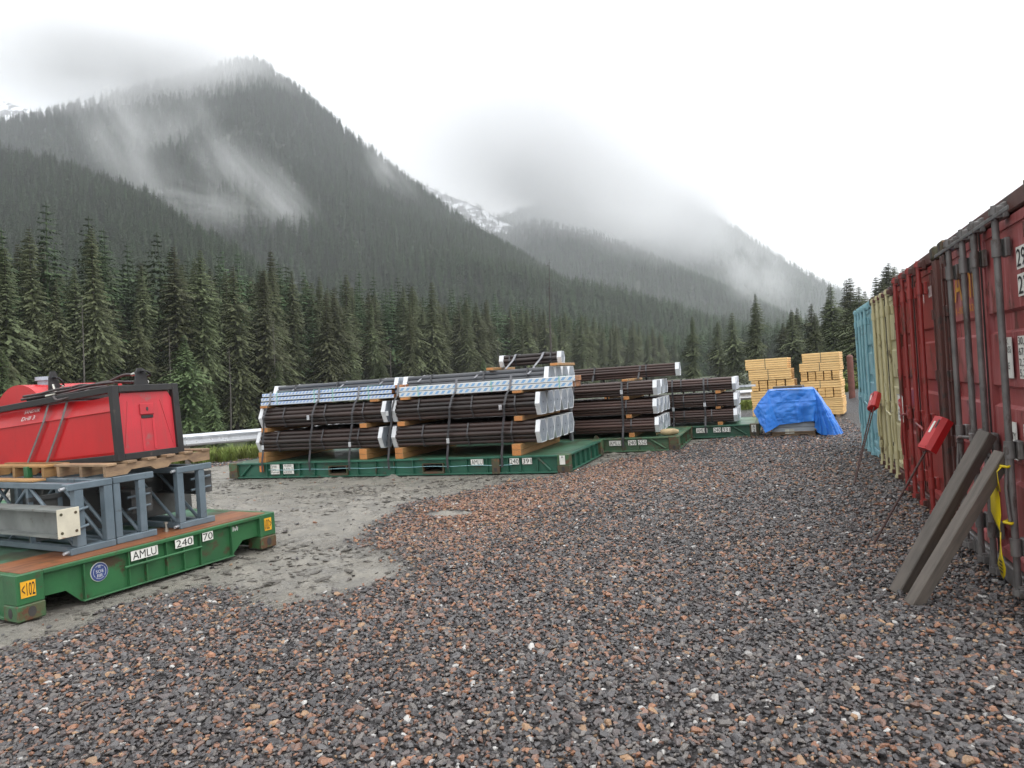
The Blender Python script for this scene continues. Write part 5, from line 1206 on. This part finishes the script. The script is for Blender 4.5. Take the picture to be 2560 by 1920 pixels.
# dunnage timbers
def timber(label, x, w, y0, y1, z0, z1, n=1, group='timbers under the pipes'):
    for q in range(n):
        a, b = z0 + (z1 - z0) * q / n, z0 + (z1 - z0) * (q + 1) / n - 0.002
        m = MB().box(-w / 2, w / 2, 0, y1 - y0, a - z0, b - z0, b=0.006)
        for i, f in enumerate(m.f):
            ys_ = [m.v[j][1] for j in f]
            if max(ys_) - min(ys_) < 1e-6: m.mi[i] = 1
        o = m.build('timber', ['timber', 'timber_end'], None, (x, y0, z0)); tag(o, (('lower ' if q == 0 else 'upper ') if n == 2 else '') + label, 'timber', group)
for k, (x, nm) in enumerate(((-9.90, 'by the orange tag plate'), (-7.55, 'left of the middle joint'), (-6.72, 'right of the middle joint'), (-4.36, 'by the A plate'))):
    timber('orange timber under lower pipes of lumber rack, ' + nm, x, 0.17, 11.63 if k != 1 else 11.70, 14.0, 0.311, 0.521, 2)
    timber('orange timber between the pipe tiers of lumber rack, ' + nm, x + 0.05, 0.16, 11.69, 14.0, 0.921, 1.012)
for k, (x, nm) in enumerate(((-9.82, 'at the free left end'), (-7.22, 'at the middle joint, left side'), (-6.56, 'at the middle joint, right side'), (-4.30, 'at the end by the A plate'))):
    timber('orange timber under the printed lumber, ' + nm, x, 0.18, 11.68, 14.0, 1.412, 1.4605)
for k, (x, nm) in enumerate(((-5.0, 'left'), (-3.75, 'right'))):
    timber('orange timber under the short top bundle of rack 391, %s one' % nm, x, 0.14, 12.2, 13.4, 1.862, 1.913)
for rk, (fy, by, xs_, lv) in {'550': (14.66, 16.5, (-7.9, -5.5, -2.95), ((0.2905, 0.384), (0.694, 0.770), (1.081, 1.156), (1.467, 1.518))), '331': (17.12, 18.95, (-6.4, -4.0, -1.32), ((0.2855, 0.361), (0.662, 0.723), (1.024, 1.096)))}.items():
    for x, xn in zip(xs_, ('far end', 'middle', 'end by the number plates')):
        for (a, b), ln in zip(lv, ('lowest', 'middle', 'third', 'top')):
            timber('orange timber under the %s pipe tier, %s, %s' % (ln, {'550': 'sandbag rack', '331': 'rack by the tarp'}[rk], xn), x + random.uniform(-.05, .05), 0.12, fy + random.uniform(0, .05), by, a, b)

# straps over the loads
def strap(label, pts, m='strap_black', w=0.042, clip=None, group='straps over the pipe loads'):
    o = thing('load_strap', label, 'strap', pts[0], 0, group); p0 = Vector(pts[0])
    MB().ribbon([Vector(p) - p0 for p in pts], (1, 0, 0), w, 0.004).build('webbing', m, o)
    if clip: c_ = Vector(clip) - p0; MB().box(c_.x - 0.03, c_.x + 0.03, c_.y - 0.012, c_.y - 0.003, c_.z - 0.045, c_.z + 0.045, b=0.003).build('buckle', 'galv', o)
for k, (xb, xt, nm) in enumerate(((-9.87, -9.80, 'by the orange tag'), (-8.72, -8.62, 'at the left fork pocket'), (-7.80, -7.70, 'left of the middle joint'), (-6.93, -6.83, 'at the middle joint'), (-5.70, -5.62, 'at the right fork pocket'), (-4.63, -4.55, 'by the 240 plate'))):
    zc = 0.62 if k % 2 == 0 else 1.18
    strap('dark strap over the lumber rack load, ' + nm, [(xb, 11.585, 0.12), (xb, 11.582, 0.31), (xb + .02, 11.61, 0.52), (xb + .03, 11.61, 0.72), (xt, 11.62, 1.0), (xt + .02, 11.612, 1.22), (xt + .05, 11.68, 1.405), (xt + .10, 11.735, 1.50)], clip=(xb + .03, 11.606, zc))
    strap('pale strap crossing the top of the lumber rack load, ' + nm, [(xt + .10, 11.732, 1.49), (xt + .15, 11.722, 1.735), (xt + .28, 12.25, 1.74), (xt + .36, 12.4, 1.862), (xt + .55, 14.05, 1.862), (xt + .55, 14.17, 1.70), (xt + .5, 14.185, 0.5), (xt + .5, 14.19, 0.2)], 'strap_light')
for xq in (-4.66, -4.1):
    strap('pale strap slanting over the short top bundle, ' + ('left one' if xq < -4.5 else 'right one'), [(xq - .12, 12.45, 1.865), (xq, 12.575, 2.03), (xq + .04, 12.63, 2.137), (xq + .06, 12.80, 2.137), (xq + .08, 12.88, 2.03), (xq + .1, 13.0, 1.865)], 'strap_light')
strap('dark strap over the sandbag rack load by its plates', [(-3.07, 14.552, 0.10), (-3.07, 14.55, 0.30), (-3.06, 14.63, 0.54), (-3.05, 14.63, 0.93), (-3.05, 14.63, 1.31), (-3.05, 14.72, 1.475), (-2.9, 15.8, 1.50), (-2.85, 15.9, 1.79), (-2.8, 16.1, 1.79), (-2.8, 16.5, 1.2), (-2.8, 17.06, 0.3)], clip=(-3.05, 14.622, 1.25))
strap('dark strap over the sandbag rack load behind the printed lumber', [(-4.2, 14.552, 0.10), (-4.2, 14.55, 0.30), (-4.2, 14.63, 0.54), (-4.2, 14.63, 1.31), (-4.2, 14.72, 1.475), (-3.95, 15.8, 1.50), (-3.9, 15.9, 1.79), (-3.8, 16.1, 1.79), (-3.8, 17.06, 0.3)])
strap('dark strap over the tarp side rack load behind the sandbag', [(-2.35, 17.012, 0.10), (-2.35, 17.01, 0.29), (-2.34, 17.09, 0.51), (-2.34, 17.09, 1.24), (-2.34, 17.18, 1.405), (-2.3, 18.6, 1.405), (-2.3, 18.75, 1.2), (-2.3, 19.5, 0.3)], clip=(-2.34, 17.082, 0.70))
strap('dark strap over the tarp side rack load by its AMLU plate', [(-1.62, 17.012, 0.10), (-1.62, 17.01, 0.29), (-1.61, 17.09, 0.51), (-1.61, 17.09, 1.24), (-1.61, 17.18, 1.405), (-1.55, 18.6, 1.405), (-1.55, 18.75, 1.2), (-1.55, 19.5, 0.3)], clip=(-1.61, 17.082, 0.78))

# wrapped lumber on rack 391
def wrapped(label, x0, x1, y0, n, w, z0, layers, hh, m, seed, end_out=True):
    r = random.Random(seed)
    T = thing('wrapped_lumber', label, 'lumber', (x0, y0, z0), 0, 'wrapped lumber packs on rack 391')
    for l in range(layers):
        off = r.uniform(-.03, .03)
        for k in range(n):
            e = r.uniform(-.02, .03); mb = MB().box(off - e, x1 - x0 + off + e, k * w + 0.003, (k + 1) * w - 0.003, 0.002, hh - (0.020 if layers == 3 else 0.006), b=0.007)
            for i, f in enumerate(mb.f):
                xs_ = [mb.v[j][0] for j in f]
                if max(xs_) - min(xs_) < 0.02: mb.mi[i] = 1
            o = mb.build('board', [m, 'board_brown'], T, (0, 0, l * hh))
    for q, bx in enumerate((0.12, 0.55, 0.92) if x1 - x0 > 3.2 else (0.13, 0.42, 0.56, 0.82)):
        xx = (x1 - x0) * bx; H_ = layers * hh
        MB().ribbon([(xx, -0.003, -0.001), (xx, -0.003, H_), (xx, n * w + 0.003, H_), (xx, n * w + 0.003, -0.001)], (1, 0, 0), 0.016, 0.003).build('band', 'green_band', T)
mat('green_band', (0.30, 0.62, 0.50), None, 5, 0.4)
wrapped('blue and white printed lumber pack on the left half of rack 391', -9.92, -6.80, 11.74, 4, 0.13, 1.4625, 3, 0.088, 'wrap_print_dense', 3)
wrapped('blue and white printed lumber pack overhanging the A plate end of rack 391', -6.70, -3.25, 11.74, 4, 0.13, 1.4625, 2, 0.1, 'wrap_print', 4)

# sandbag on the corner of rack 550
def sandbag():
    m = MB(); nu, nv = 16, 10; V = []
    for i in range(nv + 1):
        th = math.pi * i / nv
        for k in range(nu):
            ph = 2 * math.pi * k / nu; sx = math.copysign(abs(math.cos(ph)) ** .7, math.cos(ph)); sy = math.copysign(abs(math.sin(ph)) ** .7, math.sin(ph))
            z = math.copysign(abs(math.cos(th)) ** .8, math.cos(th)); w = math.sin(th) ** .7
            n_ = 1 + 0.06 * mnoise.noise(Vector((sx * 2, sy * 2, z * 2)))
            V.append((0.20 * sx * w * n_, 0.13 * sy * w * n_, 0.068 + max(-0.068, 0.068 * z * n_)))
    m.add(V, [(i * nu + k, i * nu + (k + 1) % nu, (i + 1) * nu + (k + 1) % nu, (i + 1) * nu + k) for i in range(nv) for k in range(nu)], 0, True)
    return m
o = thing('sandbag', 'tan burlap sandbag lying on the corner of rack 550', 'sandbag', (-2.15, 14.86, 0.293), 0.3)
sandbag().build('bag', 'burlap', o); MB().tube([(-0.20, 0, 0.06), (-0.235, 0.01, 0.055), (-0.25, 0.03, 0.05)], [0.03, 0.018, 0.035], 8).build('tied_neck', 'burlap', o)
# pale metal strip resting on the middle tier of rack 331
o = MB().box(0, 2.6, 0, 0.08, 0, 0.006).box(0, 2.6, 0.074, 0.08, 0.006, 0.05).build('angle_iron', 'galv', None, (-3.1, 18.72, 1.0985)); tag(o, 'bright galvanized angle iron lying under the top tier of rack 331', 'angle iron')

# ------------------------------------------------------------------ guardrail at the yard edge
gpts = [(-17.2, 11.0), (-15.6, 12.35), (-14.03, 13.75), (-12.69, 14.93), (-11.2, 16.6), (-9.7, 18.3), (-8, 19.95), (-6.3, 21.2), (-4.5, 22.3), (-2.7, 23.25), (-0.85, 24.2)]
gr = thing('guardrail', 'bright galvanized guardrail along the yard edge behind the pipes', 'guardrail', (gpts[0][0], gpts[0][1], 0))
wprof = [(-0.0, 0.84), (-0.055, 0.815), (-0.075, 0.775), (-0.02, 0.725), (0.0, 0.70), (0.0, 0.672), (-0.02, 0.645), (-0.075, 0.595), (-0.055, 0.555), (0.0, 0.53)]
G0 = Vector((gpts[0][0], gpts[0][1], 0))
for i in range(len(gpts) - 1):
    a_, b_ = Vector((*gpts[i], 0)) - G0, Vector((*gpts[i + 1], 0)) - G0; d = (b_ - a_).normalized(); nn = Vector((-d.y, d.x, 0))
    vs_ = [p + nn * w + Vector((0, 0, z)) for p in (a_ - d * 0.12, b_ + d * 0.12) for w, z in wprof]; n = len(wprof)
    q = MB().add(vs_, [(k, k + 1, n + k + 1, n + k) for k in range(n - 1)], 0, False).build('rail_section', 'galv', gr)
    md = q.modifiers.new('thick', 'SOLIDIFY'); md.thickness = 0.004 + 0.0015 * (i % 2)
    pp = a_ + nn * 0.07
    if i > 0 and i != 3: MB().box(-0.06, 0.06, -0.04, 0.11, -0.4, 0.80, b=0.004, M=M4(pp, math.atan2(d.y, d.x))).build('post', 'weathered_wood', gr)

# ------------------------------------------------------------------ yellow lumber stacks
def lumber_bundle(label, M, x0, x1, y0, y1, z0, z1, layers, mode, seed, group):
    r = random.Random(seed)
    T = thing('lumber_bundle', label, 'lumber', (0, 0, 0), 0, group)
    T.matrix_world = M @ Matrix.Translation((x0 + r.uniform(-.012, .012), y0 + r.uniform(-.02, .02), z0))
    W, D, h = x1 - x0, y1 - y0, (z1 - z0) / layers
    for l in range(layers):
        n = 4 if mode == 'long' else 1
        for k in range(n):
            w = D / n
            if mode == 'long': b = (r.uniform(-.006, .006), W + r.uniform(-.006, .006), k * w + .002, (k + 1) * w - .002); ax = 0
            else: b = (0.003 + r.uniform(0, .004), W - .003 - r.uniform(0, .004), r.uniform(-.01, .01), D); ax = 1
            mb = MB().box(b[0], b[1], b[2], b[3], 0.0, h - 0.006 - r.uniform(0, .004), b=0.007)
            for i, f in enumerate(mb.f):
                q = [mb.v[j][ax] for j in f]
                if max(q) - min(q) < 0.012: mb.mi[i] = 1
            mb.build('board', ['lumber', 'lumber_end'], T, (0, 0, l * h))
    if mode == 'long':
        xx = W * (0.49 + r.uniform(-.02, .02)); H_ = z1 - z0 - 0.002
        MB().ribbon([(xx, -0.004, 0.0), (xx, -0.004, H_), (xx, D + .004, H_), (xx, D + .004, 0)], (1, 0, 0), 0.014, 0.003).build('band', 'strap_black', T)
def stack(nm, loc, rz, tiers, Dp, lean):
    M = Matrix.Translation(loc) @ Matrix.Rotation(rz, 4, 'Z')
    for k, (mode, x0, x1, z0, z1, layers) in enumerate(tiers):
        dx = 0.0
        tn = ['bottom', 'second', 'third', 'fourth', 'fifth', 'sixth', 'seventh', 'eighth'][k] + ' tier'
        if mode == 'long':
            lumber_bundle('long yellow board bundle, %s of the %s lumber stack' % (tn, nm), M, x0, x1, 0, Dp, z0, z1 - 0.004, layers, 'long', hash((nm, k)) % 999 if False else k * 7 + len(nm), 'yellow lumber bundles')
        else:
            n = 5; w = (x1 - x0) / n
            for q in range(n):
                lumber_bundle('%s end-on yellow bundle toward the containers, %s, %s lumber stack' % (ORD[q], tn, nm), M, x0 + q * w, x0 + (q + 1) * w - 0.012 - (0.02 if q == 0 else 0), 0, Dp, z0, z1 - 0.004, layers, 'ends', k * 11 + q + len(nm), 'yellow lumber bundles')
for k, x in enumerate((-0.62, 0.05)):
    o = MB().box(0, 0.1, 0, 1.15, 0, 0.062, b=0.005).build('skid', 'pallet_wood', None, (x, 22.0, -0.005), rad(-6)); tag(o, 'dark wooden skid under the yellow lumber stack nearer the pipes', 'skid', 'skids under the lumber')
for k, x in enumerate((0.85, 1.52)):
    o = MB().box(0, 0.1, 0, 1.15, 0, 0.082, b=0.005).build('skid', 'pallet_wood', None, (x, 22.0 - 0.09 * k, -0.005), rad(-9)); tag(o, 'dark wooden skid under the yellow lumber stack nearer the containers', 'skid', 'skids under the lumber')
stack('pipe side', (-0.74, 22.05, 0), rad(-6), [('long', 0.02, 1.14, 0.06, 0.32, 4), ('long', 0.03, 1.14, 0.32, 0.564, 4), ('long', -0.01, 1.12, 0.564, 0.862, 4), ('ends', 0.03, 1.22, 0.862, 1.168, 4), ('long', -0.03, 1.14, 1.172, 1.482, 5), ('long', -0.10, 1.07, 1.486, 1.806, 5)], 1.15, 0)
stack('container side', (0.66, 22.10, 0), rad(-9), [('long', 0.0, 1.08, 0.08, 0.30, 3), ('long', -0.01, 1.09, 0.30, 0.58, 5), ('ends', 0.0, 1.07, 0.58, 0.85, 3), ('long', -0.02, 1.07, 0.853, 1.068, 3), ('ends', 0.0, 1.04, 1.07, 1.338, 4), ('long', -0.01, 1.07, 1.34, 1.585, 4), ('long', 0.06, 1.04, 1.588, 1.868, 4)], 1.15, 0)
o = thing('steel_bollard', 'rust red capped steel bollard beside the lumber stacks', 'bollard', (2.42, 27.0, float(ground_z(2.42, 27.0)) - 0.2))
MB().tube([(0, 0, 0), (0, 0, 1.62)], 0.105, 16).build('pipe_post', 'bollard_rust', o); MB().tube([(0, 0, 1.62), (0, 0, 1.67), (0, 0, 1.70)], [0.105, 0.085, 0.02], 16).build('dome_cap', 'bollard_rust', o)

# ------------------------------------------------------------------ tarp over a pallet of sheets
pt = thing('wooden_pallet', 'brown wooden pallet under the grey sheets and blue tarp', 'pallet', (-0.17, 16.78, -0.01))
for q in range(3):
    y = 0.02 + q * 0.52; W = 0.90; h = 0.115
    MB().prism([(0, 0), (W * .16, 0), (W * .20, h * .35), (W * .38, h * .35), (W * .42, 0), (W * .6, 0), (W * .64, h * .35), (W * .82, h * .35), (W * .86, 0), (W, 0), (W, h * .8), (0, h * .8)], y, y + 0.05).build('stringer', 'pallet_wood', pt)
for q in range(7): MB().box(0.0, 0.9, q * 0.165, q * 0.165 + 0.13, h * .805, h, b=0.003).build('slat', 'pallet_wood', pt)
ss = thing('sheet_stack', 'stack of grey metal sheets on a pallet under the blue tarp', 'sheets', (-0.16, 16.79, 0.106))
for q in range(9): MB().box(0.002 * (q % 3), 0.88 - 0.003 * (q % 2), 0.0 + 0.004 * (q % 2), 1.10, q * 0.098, q * 0.098 + 0.092, b=0.004).build('sheet', 'sheet_grey', ss)
for q in range(2): MB().box(0.27 + 0.10 * q, 0.36 + 0.10 * q, -0.006, -0.002, -0.045, 0.055).build('paper_label', 'paper', ss)
def tarp():
    Z = 1.03
    TP = {'FL': (-0.185, 16.74, Z), 'FR': (0.755, 16.74, Z - 0.01), 'BR': (0.78, 17.93, Z), 'BL': (-0.185, 17.93, Z)}
    loop = [('FR', (0.715, 16.70, 0.335)), ('FM', (0.35, 16.715, 0.30)), ('FL', (-0.0, 16.70, 0.27)), ('FL', (-0.15, 16.62, 0.18)), ('FL', (-0.285, 16.58, 0.115)), ('FL', (-0.42, 16.66, 0.38)), ('FL', (-0.52, 16.80, 0.60)), ('LM1', (-0.38, 17.2, 0.42)), ('LM2', (-0.36, 17.6, 0.35)), ('BL', (-0.30, 18.05, 0.3)),
            ('BM', (0.3, 18.06, 0.25)), ('BR', (0.95, 18.2, 0.10)), ('BR', (1.32, 18.0, 0.035)), ('RM2', (1.30, 17.65, 0.02)), ('RM1', (1.16, 17.3, 0.06)), ('RM0', (1.24, 16.95, 0.012)), ('FR', (1.18, 16.62, 0.004)), ('FR', (0.95, 16.62, 0.012)), ('FR', (0.80, 16.66, 0.03)), ('FR', (0.735, 16.70, 0.16)), ('FR', (0.715, 16.70, 0.335))]
    ex = {'FM': (0.28, 16.74, Z), 'LM1': (-0.185, 17.1, Z), 'LM2': (-0.185, 17.5, Z), 'BM': (0.3, 17.93, Z), 'RM2': (0.78, 17.6, Z), 'RM1': (0.775, 17.3, Z), 'RM0': (0.765, 17.0, Z)}; ex.update(TP)
    ns, nv = 9, 26; V = []; cols = []
    tops, hems = [], []
    for i in range(len(loop) - 1):
        for k in range(ns):
            f = k / ns; t0, t1 = Vector(ex[loop[i][0]]), Vector(ex[loop[i + 1][0]]); h0, h1 = Vector(loop[i][1]), Vector(loop[i + 1][1])
            tops.append(t0.lerp(t1, f)); hems.append(h0.lerp(h1, f))
    n = len(tops); V = []
    for i in range(n):
        for k in range(nv + 1):
            f = k / nv; p = tops[i].lerp(hems[i], f)
            out = Vector((p.x - 0.3, p.y - 17.3, 0)); out = out.normalized() if out.length > 0 else out
            bow = 0.03 * math.sin(math.pi * f)
            side = Vector((p.x * 3.1, p.y * 3.1, p.z * 3.1))
            d = 0.020 * mnoise.noise(side * 1.5) + 0.030 * abs(mnoise.noise(side * 1.3 + Vector((3, 5, 1)))) + 0.022 * abs(mnoise.noise(side * 2.6 + Vector((7, 1, 2))))
            if loop[i // ns][0] == 'FR' or loop[i // ns][0].startswith('RM'): d += 0.045 * f * math.sin(i * 0.9) + 0.03 * f * mnoise.noise(Vector((i * 0.33, f * 5, 0)))
            # fold creases
            cz = (p.z * 2.6) % 1.0; d += 0.006 * (1 if cz < 0.04 else 0)
            cxx = ((p.x + p.y) * 2.2) % 1.0; d += 0.006 * (1 if cxx < 0.05 else 0)
            q = p + out * (bow + d); q.z = max(q.z, 0.012)
            V.append(q)
    F = [(i * (nv + 1) + k, ((i + 1) % n) * (nv + 1) + k, ((i + 1) % n) * (nv + 1) + k + 1, i * (nv + 1) + k + 1) for i in range(n) for k in range(nv)]
    m = MB(); m.add(V, F, 0, False)
    # top panel
    gx, gy = 20, 20; V2 = []
    for a in range(gx + 1):
        for b in range(gy + 1):
            u_, w_ = a / gx, b / gy; p = (Vector(TP['FL']).lerp(Vector(TP['FR']), u_)).lerp(Vector(TP['BL']).lerp(Vector(TP['BR']), u_), w_)
            e_ = min(u_, 1 - u_, w_, 1 - w_)
            p.z += 0.012 * min(1, e_ * 8) + 0.008 * mnoise.noise(p * 5); V2.append(p)
    m.add(V2, [(a * (gy + 1) + b, (a + 1) * (gy + 1) + b, (a + 1) * (gy + 1) + b + 1, a * (gy + 1) + b + 1) for a in range(gx) for b in range(gy)], 0, True)
    return m
tpo = tarp().build('tarp', 'tarp_blue', None); md = tpo.modifiers.new('thick', 'SOLIDIFY'); md.thickness = 0.003
tag(tpo, 'bright blue plastic tarp draped over a pallet of sheets', 'tarp')
o = MB().box(-0.32, 0.30, -0.12, 0.12, 0, 0.05, b=0.005).build('plank', 'weathered_wood', None, (0.25, 16.82, 1.07), rad(-14)); tag(o, 'short grey plank weighing down the blue tarp', 'plank')

# ------------------------------------------------------------------ mist banks and haze
def mist_mat(name, dens, nscale, lo, hi, stretch):
    t = NT(name); tc = t.n('ShaderNodeTexCoord')
    ln = t.n('ShaderNodeVectorMath', operation='LENGTH'); t.l(tc.outputs['Object'], ln.inputs[0])
    fall = t.math('POWER', t.ramp(ln.outputs['Value'], 1.0, 0.0), 1.3)
    mp = t.n('ShaderNodeMapping'); t.l(tc.outputs['Object'], mp.inputs['Vector']); mp.inputs['Scale'].default_value = stretch
    oi = t.n('ShaderNodeObjectInfo'); mp.inputs['Location'].default_value = (dens * 1e4, 1, nscale)
    nz = t.ramp(t.noise(mp.outputs[0], nscale * 1.35, 6, 0.62), lo + 0.03, hi)
    v = t.n('ShaderNodeVolumePrincipled'); v.inputs['Color'].default_value = (0.985, 0.99, 1.0, 1); v.inputs['Anisotropy'].default_value = 0.1
    t.l(t.math('MULTIPLY', t.math('MULTIPLY', fall, nz), dens), v.inputs['Density'])
    t.l(v.outputs[0], t.out.inputs['Volume']); MATS[name] = t.m
    return t.m
def mist(label, loc, rx, ry, rz_, roll, dens, nscale=1.3, lo=0.35, hi=0.7, stretch=(1, 1, 1)):
    k = len([x for x in MATS if x.startswith('mist_')])
    bm = bmesh.new(); bmesh.ops.create_icosphere(bm, subdivisions=3, radius=1)
    me = bpy.data.meshes.new('mist_bank'); bm.to_mesh(me); bm.free(); me.materials.append(mist_mat('mist_%02d' % k, dens, nscale, lo, hi, stretch))
    o = obj('mist_bank', me, None, loc); o.scale = (rx, ry, rz_); o.rotation_euler = (0, rad(roll), rad(YAW))
    return tag(o, label, 'mist', kind='stuff')
mist('wisp of mist slanting down the mountain face', (-475, 610, 200), 42, 45, 120, -36, 0.020, 1.1, 0.28, 0.66, (1.6, 1, .7))
mist('wisp of mist high on the mountain face', (-590, 680, 262), 44, 45, 130, -30, 0.015, 1.2, 0.30, 0.68, (1.6, 1, .7))
mist('wisp of mist over the left shoulder of the mountain', (-712, 635, 320), 60, 60, 125, -24, 0.015, 1.1, 0.30, 0.68, (1.4, 1, .7))
mist('veil of mist below the cloud bank', (-818, 830, 416), 110, 60, 110, -35, 0.011, 1.2, 0.30, 0.68, (1.4, 1, .7))
mist('cloud bank on the mountain top', (-1080, 960, 640), 400, 160, 160, 12, 0.026, 1.6, 0.22, 0.60)
mist('thin cloud over the summit', (-850, 1020, 575), 140, 90, 100, -25, 0.008, 1.6, 0.36, 0.66)
mist('wisp of mist on the right flank of the mountain', (-512, 911, 320), 48, 50, 85, -30, 0.016, 1.1, 0.30, 0.68, (1.4, 1, .7))
mist('grey cloud mass behind the mountain flank', (-560, 1800, 640), 560, 260, 400, 14, 0.0100, 1.7, 0.14, 0.52)
mist('grey cloud hanging between the two ridges', (-420, 1700, 490), 380, 160, 170, 22, 0.019, 1.8, 0.18, 0.56)
mist('low cloud rolling over the second ridge', (-268, 1462, 335), 300, 130, 120, 26, 0.011, 1.8, 0.26, 0.58)
mist('mist pooled at the foot of the far ridge', (-25, 1370, 175), 85, 90, 130, -32, 0.016, 1.6, 0.32, 0.60)
mist('cloud fading out the snow streaked slope', (-1000, 1980, 900), 280, 120, 150, 20, 0.007, 1.5, 0.25, 0.6)
mist('pale cloud along the crest of the far ridge', (-520, 2440, 640), 500, 180, 300, 26, 0.022, 1.6, 0.10, 0.42)
mist('pale cloud sinking onto the far ridge', (-240, 2360, 500), 260, 150, 230, 38, 0.018, 1.6, 0.14, 0.46)
mist('cloud covering the snowy slope on the left', (-2150, 1480, 1110), 520, 200, 190, 8, 0.008, 1.5, 0.22, 0.55)
mist('faint mist between the foothill and the mountain', (-560, 600, 210), 150, 50, 45, 20, 0.012, 1.6, 0.36, 0.66)

hb = MB().box(-4300, 1300, -60, 3700, -12, 1900).mesh('haze', [])
t = NT('haze'); v = t.n('ShaderNodeVolumePrincipled'); v.inputs['Color'].default_value = (0.93, 0.96, 1, 1); v.inputs['Density'].default_value = 0.00021; v.inputs['Anisotropy'].default_value = 0.2
t.l(v.outputs[0], t.out.inputs['Volume']); hb.materials.append(t.m)
tag(obj('haze', hb), 'thin rainy haze in the valley air', 'haze', kind='stuff')
